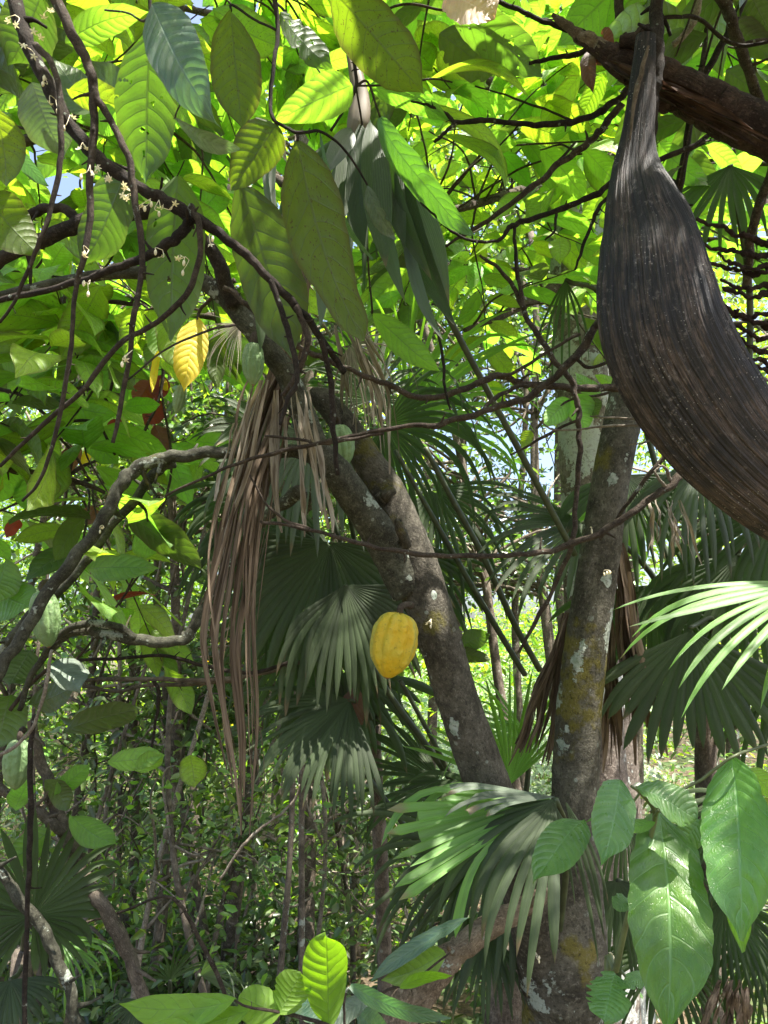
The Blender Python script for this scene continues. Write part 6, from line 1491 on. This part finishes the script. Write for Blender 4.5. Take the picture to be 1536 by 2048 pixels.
FT = [
    # label, x, d, trunk w, top, bark, leaf, n, lean, crowns, size
    ('slim tree with dark small leaves at the far left behind the fan palm', 60, 5.5, .07, 5.0, 'fardark', 3200, .02, ((0, 0, 1.6, .7, .7, .7), (0, 0, 3.2, 1.0, .9, .9))),
    ('thin tree whose lime crown shows above the red dead leaves', 200, 5.2, .07, 5.0, 'farlime', 3400, -.03, ((0, 0, 1.5, .7, .6, .6), (0, 0, 3.0, .9, .9, .7), (.2, .3, 4.2, 1.0, .9, .7))),
    ('thin grey tree left of the thicket pair, with fine dark foliage', 290, 5.8, .08, 5.5, 'fardark', 3200, -.02, ((0, 0, 1.3, .7, .6, .6), (0, 0, 2.6, .8, .8, .6), (0, .3, 4.2, 1.1, .9, .8))),
    ('straight brown tree in the middle of the thicket', 352, 4.6, .075, 5.0, 'farleaf', 2600, .0, ((0, .3, 1.2, .6, .5, .5), (0, .3, 2.4, .7, .7, .6))),
    ('leaning thin tree crossing behind the slanting stem', 430, 5.0, .055, 4.6, 'farleaf', 2800, -.16, ((.1, .2, 1.2, .6, .6, .5), (0, .3, 2.6, .8, .8, .6))),
    ('forked pale tree base in the thicket under the dead frond', 490, 4.8, .085, 5.2, 'fardark', 2600, .05, ((0, .3, 1.5, .6, .6, .5), (.1, .3, 3.0, .9, .9, .7))),
    ('slender tree bending right at the end of the thicket', 545, 5.4, .05, 4.8, 'farleaf', 2600, -.10, ((0, .2, 1.6, .6, .6, .5), (0, .3, 2.9, .8, .8, .6))),
    ('dark straight sapling beside the hanging glossy frond', 572, 3.9, .036, 3.6, 'fardark', 900, .0, ((0, .2, 2.7, .5, .5, .4),)),
    ('thin dark sapling leaning left past the glossy frond', 640, 3.7, .034, 3.6, 'fardark', 900, -.10, ((-.1, .2, 2.7, .5, .5, .4),)),
    ('small-leaved tree behind the folded palm blade', 720, 6.5, .08, 5.2, 'farlime', 3200, .02, ((0, .2, 1.3, .8, .7, .6), (0, .3, 3.6, 1.0, .9, .8))),
    ('slim brown tree leaning left behind the palm petioles', 1060, 5.6, .09, 5.4, 'fardark', 3600, -.19, ((0, .4, 2.3, .7, .7, .35), (-.2, .4, 2.9, .8, .7, .4), (-.3, .3, 4.1, 1.0, .9, .8))),
    ('thicker dark tree leaning left lower behind the leaning trunk', 1040, 5.0, .10, 4.6, 'fardark', 2400, -.34, ((-.1, .4, 2.6, .5, .6, .35), (-.4, .3, 3.8, .9, .9, .7))),
    ('straight dark tree seen against the blue sky gap', 1088, 7.5, .13, 6.0, 'fardark', 4200, -.01, ((-.4, .3, 2.35, .8, .8, .35), (-.4, .3, 2.9, .9, .8, .4), (0, .2, 4.6, 1.3, 1.1, 1.0))),
    ('forking tree beside the blue sky gap', 1020, 8.0, .10, 6.0, 'fardark', 4200, .04, ((-.6, .3, 2.4, .9, .8, .4), (-.3, .3, 3.1, .9, .8, .45), (0, .2, 5.0, 1.3, 1.1, 1.0))),
    ('tree behind the dark hanging fan at the right', 1420, 6.0, .12, 5.5, 'farleaf', 3600, .0, ((0, .2, 1.4, 1.0, .8, .7), (0, .2, 2.8, 1.0, .9, .8), (0, .3, 4.2, 1.1, 1.0, .9))),
    ('tree near the right edge with a crown over the spathe', 1600, 6.5, .12, 6.0, 'farlime', 3600, .0, ((0, .2, 2.0, 1.0, .9, .8), (-.1, .3, 4.4, 1.3, 1.0, 1.0))),
    ('tree behind the pale blotched trunks', 1250, 8.5, .14, 7.0, 'farlime', 4200, .0, ((0, .2, 1.6, 1.0, .9, .6), (0, .2, 5.0, 1.6, 1.3, 1.1))),
    ('tall tree behind the bright leaves left of the blotched trunks', 920, 9.0, .15, 7.5, 'farlime', 4200, .0, ((0, .2, 5.4, 1.8, 1.4, 1.2),)),
    ('tall tree deep behind the palm fan', 680, 8.5, .15, 7.5, 'farleaf', 4600, .0, ((0, .2, 2.8, 1.2, 1.0, .8), (0, .2, 5.2, 1.7, 1.4, 1.2))),
    ('tall tree deep behind the dark hanging leaves', 420, 8.0, .14, 7.2, 'farlime', 5000, .0, ((0, .2, 2.8, 1.2, 1.0, .8), (0, .2, 4.9, 1.7, 1.4, 1.2))),
    ('tall tree deep behind the flowering branch', 180, 8.0, .14, 7.2, 'farlime', 5000, .0, ((0, .2, 2.8, 1.2, 1.0, .8), (0, .2, 4.9, 1.7, 1.4, 1.2))),
    ('tall tree deep behind the left edge', -60, 7.5, .14, 7.0, 'farleaf', 4600, .0, ((0, .2, 1.8, 1.2, 1.0, .8), (0, .2, 4.6, 1.6, 1.4, 1.2))),
    ('lofty tree whose crown closes the gap above the drooping palm tips', 860, 8.6, .13, 8.0, 'farlime', 5600, .0, ((0, .2, 6.4, 1.7, 1.4, 1.3), (.3, .6, 8.0, 1.7, 1.4, 1.2))),
    ('lofty tree whose crown shows between the forked twig and the spathe', 1120, 9.2, .13, 8.0, 'farleaf', 5600, .0, ((0, .2, 6.2, 1.8, 1.4, 1.4), (-.3, .6, 8.4, 1.8, 1.4, 1.3))),
    ('lofty tree whose crown shows above the dead stalk', 1400, 9.0, .13, 8.0, 'farlime', 5600, .0, ((0, .2, 6.2, 1.8, 1.4, 1.4), (0, .6, 8.4, 1.8, 1.4, 1.3))),
    ('lofty tree whose crown fills the gaps at the very top between hanging leaves', 560, 8.8, .13, 8.0, 'farlime', 5600, .0, ((0, .2, 6.6, 1.8, 1.4, 1.4), (0, .6, 8.4, 1.8, 1.4, 1.3))),
    ('bush with yellowish leaves deep in the thicket', 490, 7.2, .05, 2.0, 'ochreleaf', 700, .0, ((0, 0, 1.2, .5, .5, .6),)),
]
for lab, x, d, w, top, lm_, n, lean, cr in FT:
    if d < 6.6 and len(cr) > 1:
        cr = ((.0, .25, -.35, .75, .6, .4),) + tuple(cr)
        n *= 1.25
    forest_tree(lab, x, d, w, top, 'farbark', lm_, n, lean, cr)

SAP = [('thin pole-like stem at the left edge of the thicket', 128, 4.4, .03, .02, .0), ('thin stem with a slight kink beside the broad leaves', 232, 4.8, .035, -.05, .1), ('pale thin stem between the paired twigs and the ground', 262, 4.3, .03, .06, .15),
       ('dark slim stem left of the straight brown tree', 318, 5.4, .035, -.02, .1), ('pale slim stem right of the straight brown tree', 388, 4.1, .035, .04, .2), ('crooked grey stem below the tip of the dead frond', 462, 4.2, .04, -.08, .25),
       ('slim stem leaning across the forked pale tree base', 520, 4.5, .032, .12, .2), ('fine pale stem beside the dark straight sapling', 598, 4.6, .03, .03, .2), ('slim stem behind the lowest palm fan', 668, 5.0, .035, -.04, .1), ('thin pale stem before the bright gap at the palm', 705, 6.0, .04, .02, .1)]
for i, (lab, x, d, w, ln_, bd) in enumerate(SAP):
    forest_tree(lab, x, d, w, 3.4, 'farbark', ['fardark', 'farleaf', 'farlime'][i % 3], 700, ln_, ((0, .1, 2.7, .5, .45, .4), (.1, .1, .6, .45, .4, .5)), (.05, .08), name='sapling', bark=['farbark', 'paletwig', 'farbark'][i % 3], twigs=8, bend=.25 + bd)

# low scrub in front of the thicket, countable bushes
for lab, x, d, n, rx, rz, z, lm_ in [
    ('low dark bush filling the thicket floor at the left', 120, 4.6, 1300, .6, .35, -.4, 'fardark'),
    ('low green bush at the foot of the thicket trees', 330, 4.4, 1300, .6, .35, -.45, 'farleaf'),
    ('low green bush below the dead frond tip', 520, 4.6, 1300, .55, .35, -.4, 'farleaf'),
    ('low bush behind the see-through leaves of the sprig', 660, 4.2, 1200, .5, .35, -.4, 'fardark'),
    ('bush behind the folded palm blade at the trunk foot', 830, 4.6, 1700, .6, .55, .3, 'fardark'),
    ('airy bush behind the slanting stem and the broad leaves', 215, 5.4, 600, .55, .55, .8, 'farleaf'),
    ('airy dark bush between the straight brown tree and the forked base', 415, 5.6, 600, .55, .55, .8, 'fardark'),
    ('airy light bush right of the dead frond tip', 600, 5.8, 600, .55, .55, .8, 'farlime'),
    ('light green bush far back in the thicket left of the straight brown tree', 260, 7.6, 1900, .8, .6, .9, 'farlime'),
    ('light green bush far back in the thicket below the glossy frond', 560, 7.8, 1900, .8, .6, .9, 'farlime'),
    ('bush at the left edge beyond the small fan palm', 10, 5.6, 1900, .7, .6, .9, 'farleaf'),
    ('bush behind the young plant at the right', 1400, 4.4, 1700, .6, .55, .4, 'fardark'),
]:
    forest_tree(lab, x, d, .03, max(z + .2, .1), 'farbark', lm_, n, 0, ((0, 0, z, rx, rx, rz),), (.05, .09), name='bush', twigs=8)

# far masses: dark wood, and the bright clearing seen between the trunks
far = MB()
for k in range(3900):
    a = rng.uniform(-.75, .75) if k < 2600 else rng.uniform(-.62, .0)
    d = rng.uniform(13, 30)
    x = d * math.tan(a)
    zt = (3.0 + d * .42) if not (-.02 < x / d < .30) else (1.2 + d * .055)
    z = rng.uniform(GZ, zt)
    p = np.array([x, d, z]) + rng.normal(size=(34, 3)) * np.array([.5, .5, .42])
    crown_leaves(far, p, (0, 0, 1), rng.uniform(.10, .20, 34))
fo = far.build('far_forest', 'farlime')
fo['kind'] = 'stuff'
fo['label'] = 'sunlit wood beyond the thicket, reading as one leafy mass'
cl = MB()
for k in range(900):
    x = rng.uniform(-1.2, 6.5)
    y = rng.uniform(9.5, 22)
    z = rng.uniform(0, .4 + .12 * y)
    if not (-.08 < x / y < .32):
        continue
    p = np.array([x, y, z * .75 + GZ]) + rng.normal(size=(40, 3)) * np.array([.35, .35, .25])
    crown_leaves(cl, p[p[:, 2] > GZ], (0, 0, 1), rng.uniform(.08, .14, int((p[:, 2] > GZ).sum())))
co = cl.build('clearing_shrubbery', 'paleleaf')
co['kind'] = 'stuff'
co['label'] = 'pale bright shrubbery of the sunny clearing between the trunks'
gr = MB()
n = 30000
p = np.stack([rng.uniform(-7, 7, n), 2.2 + 11 * rng.uniform(0, 1, n) ** .8, rng.uniform(0, 1, n) ** 1.6 * .5], 1)
p[:, 2] *= np.clip((p[:, 1] - 2) / 3, .2, 1.3) * (.7 + .5 * np.sin(p[:, 0] * 2.1) * np.sin(p[:, 1] * 1.7))
p[:, 2] += GZ
crown_leaves(gr, p, (0, -.2, 1), rng.uniform(.04, .11, n))
go = gr.build('ground_cover', 'farleaf')
go['kind'] = 'stuff'
go['label'] = 'low leafy ground cover under the trees'

GROUPS = {'forest_tree': 'slim trees of the forest behind', 'sapling': 'thin saplings in the thicket', 'bush': 'low bushes on the forest floor', 'fan_palm': 'fan palms among the trees',
          'cacao_branch': 'leafy cacao branches hanging into view', 'cacao_tree': 'cacao trees', 'cacao_sprig': 'small cacao sprigs', 'dead_leaf': 'single dead leaves'}
for o in COL.objects:
    g_ = GROUPS.get(o.name.split('.')[0])
    if g_ and o.parent is None and 'category' in o:
        o['group'] = g_
for o in list(bpy.data.objects):
    if '_o' in o:
        del o['_o']
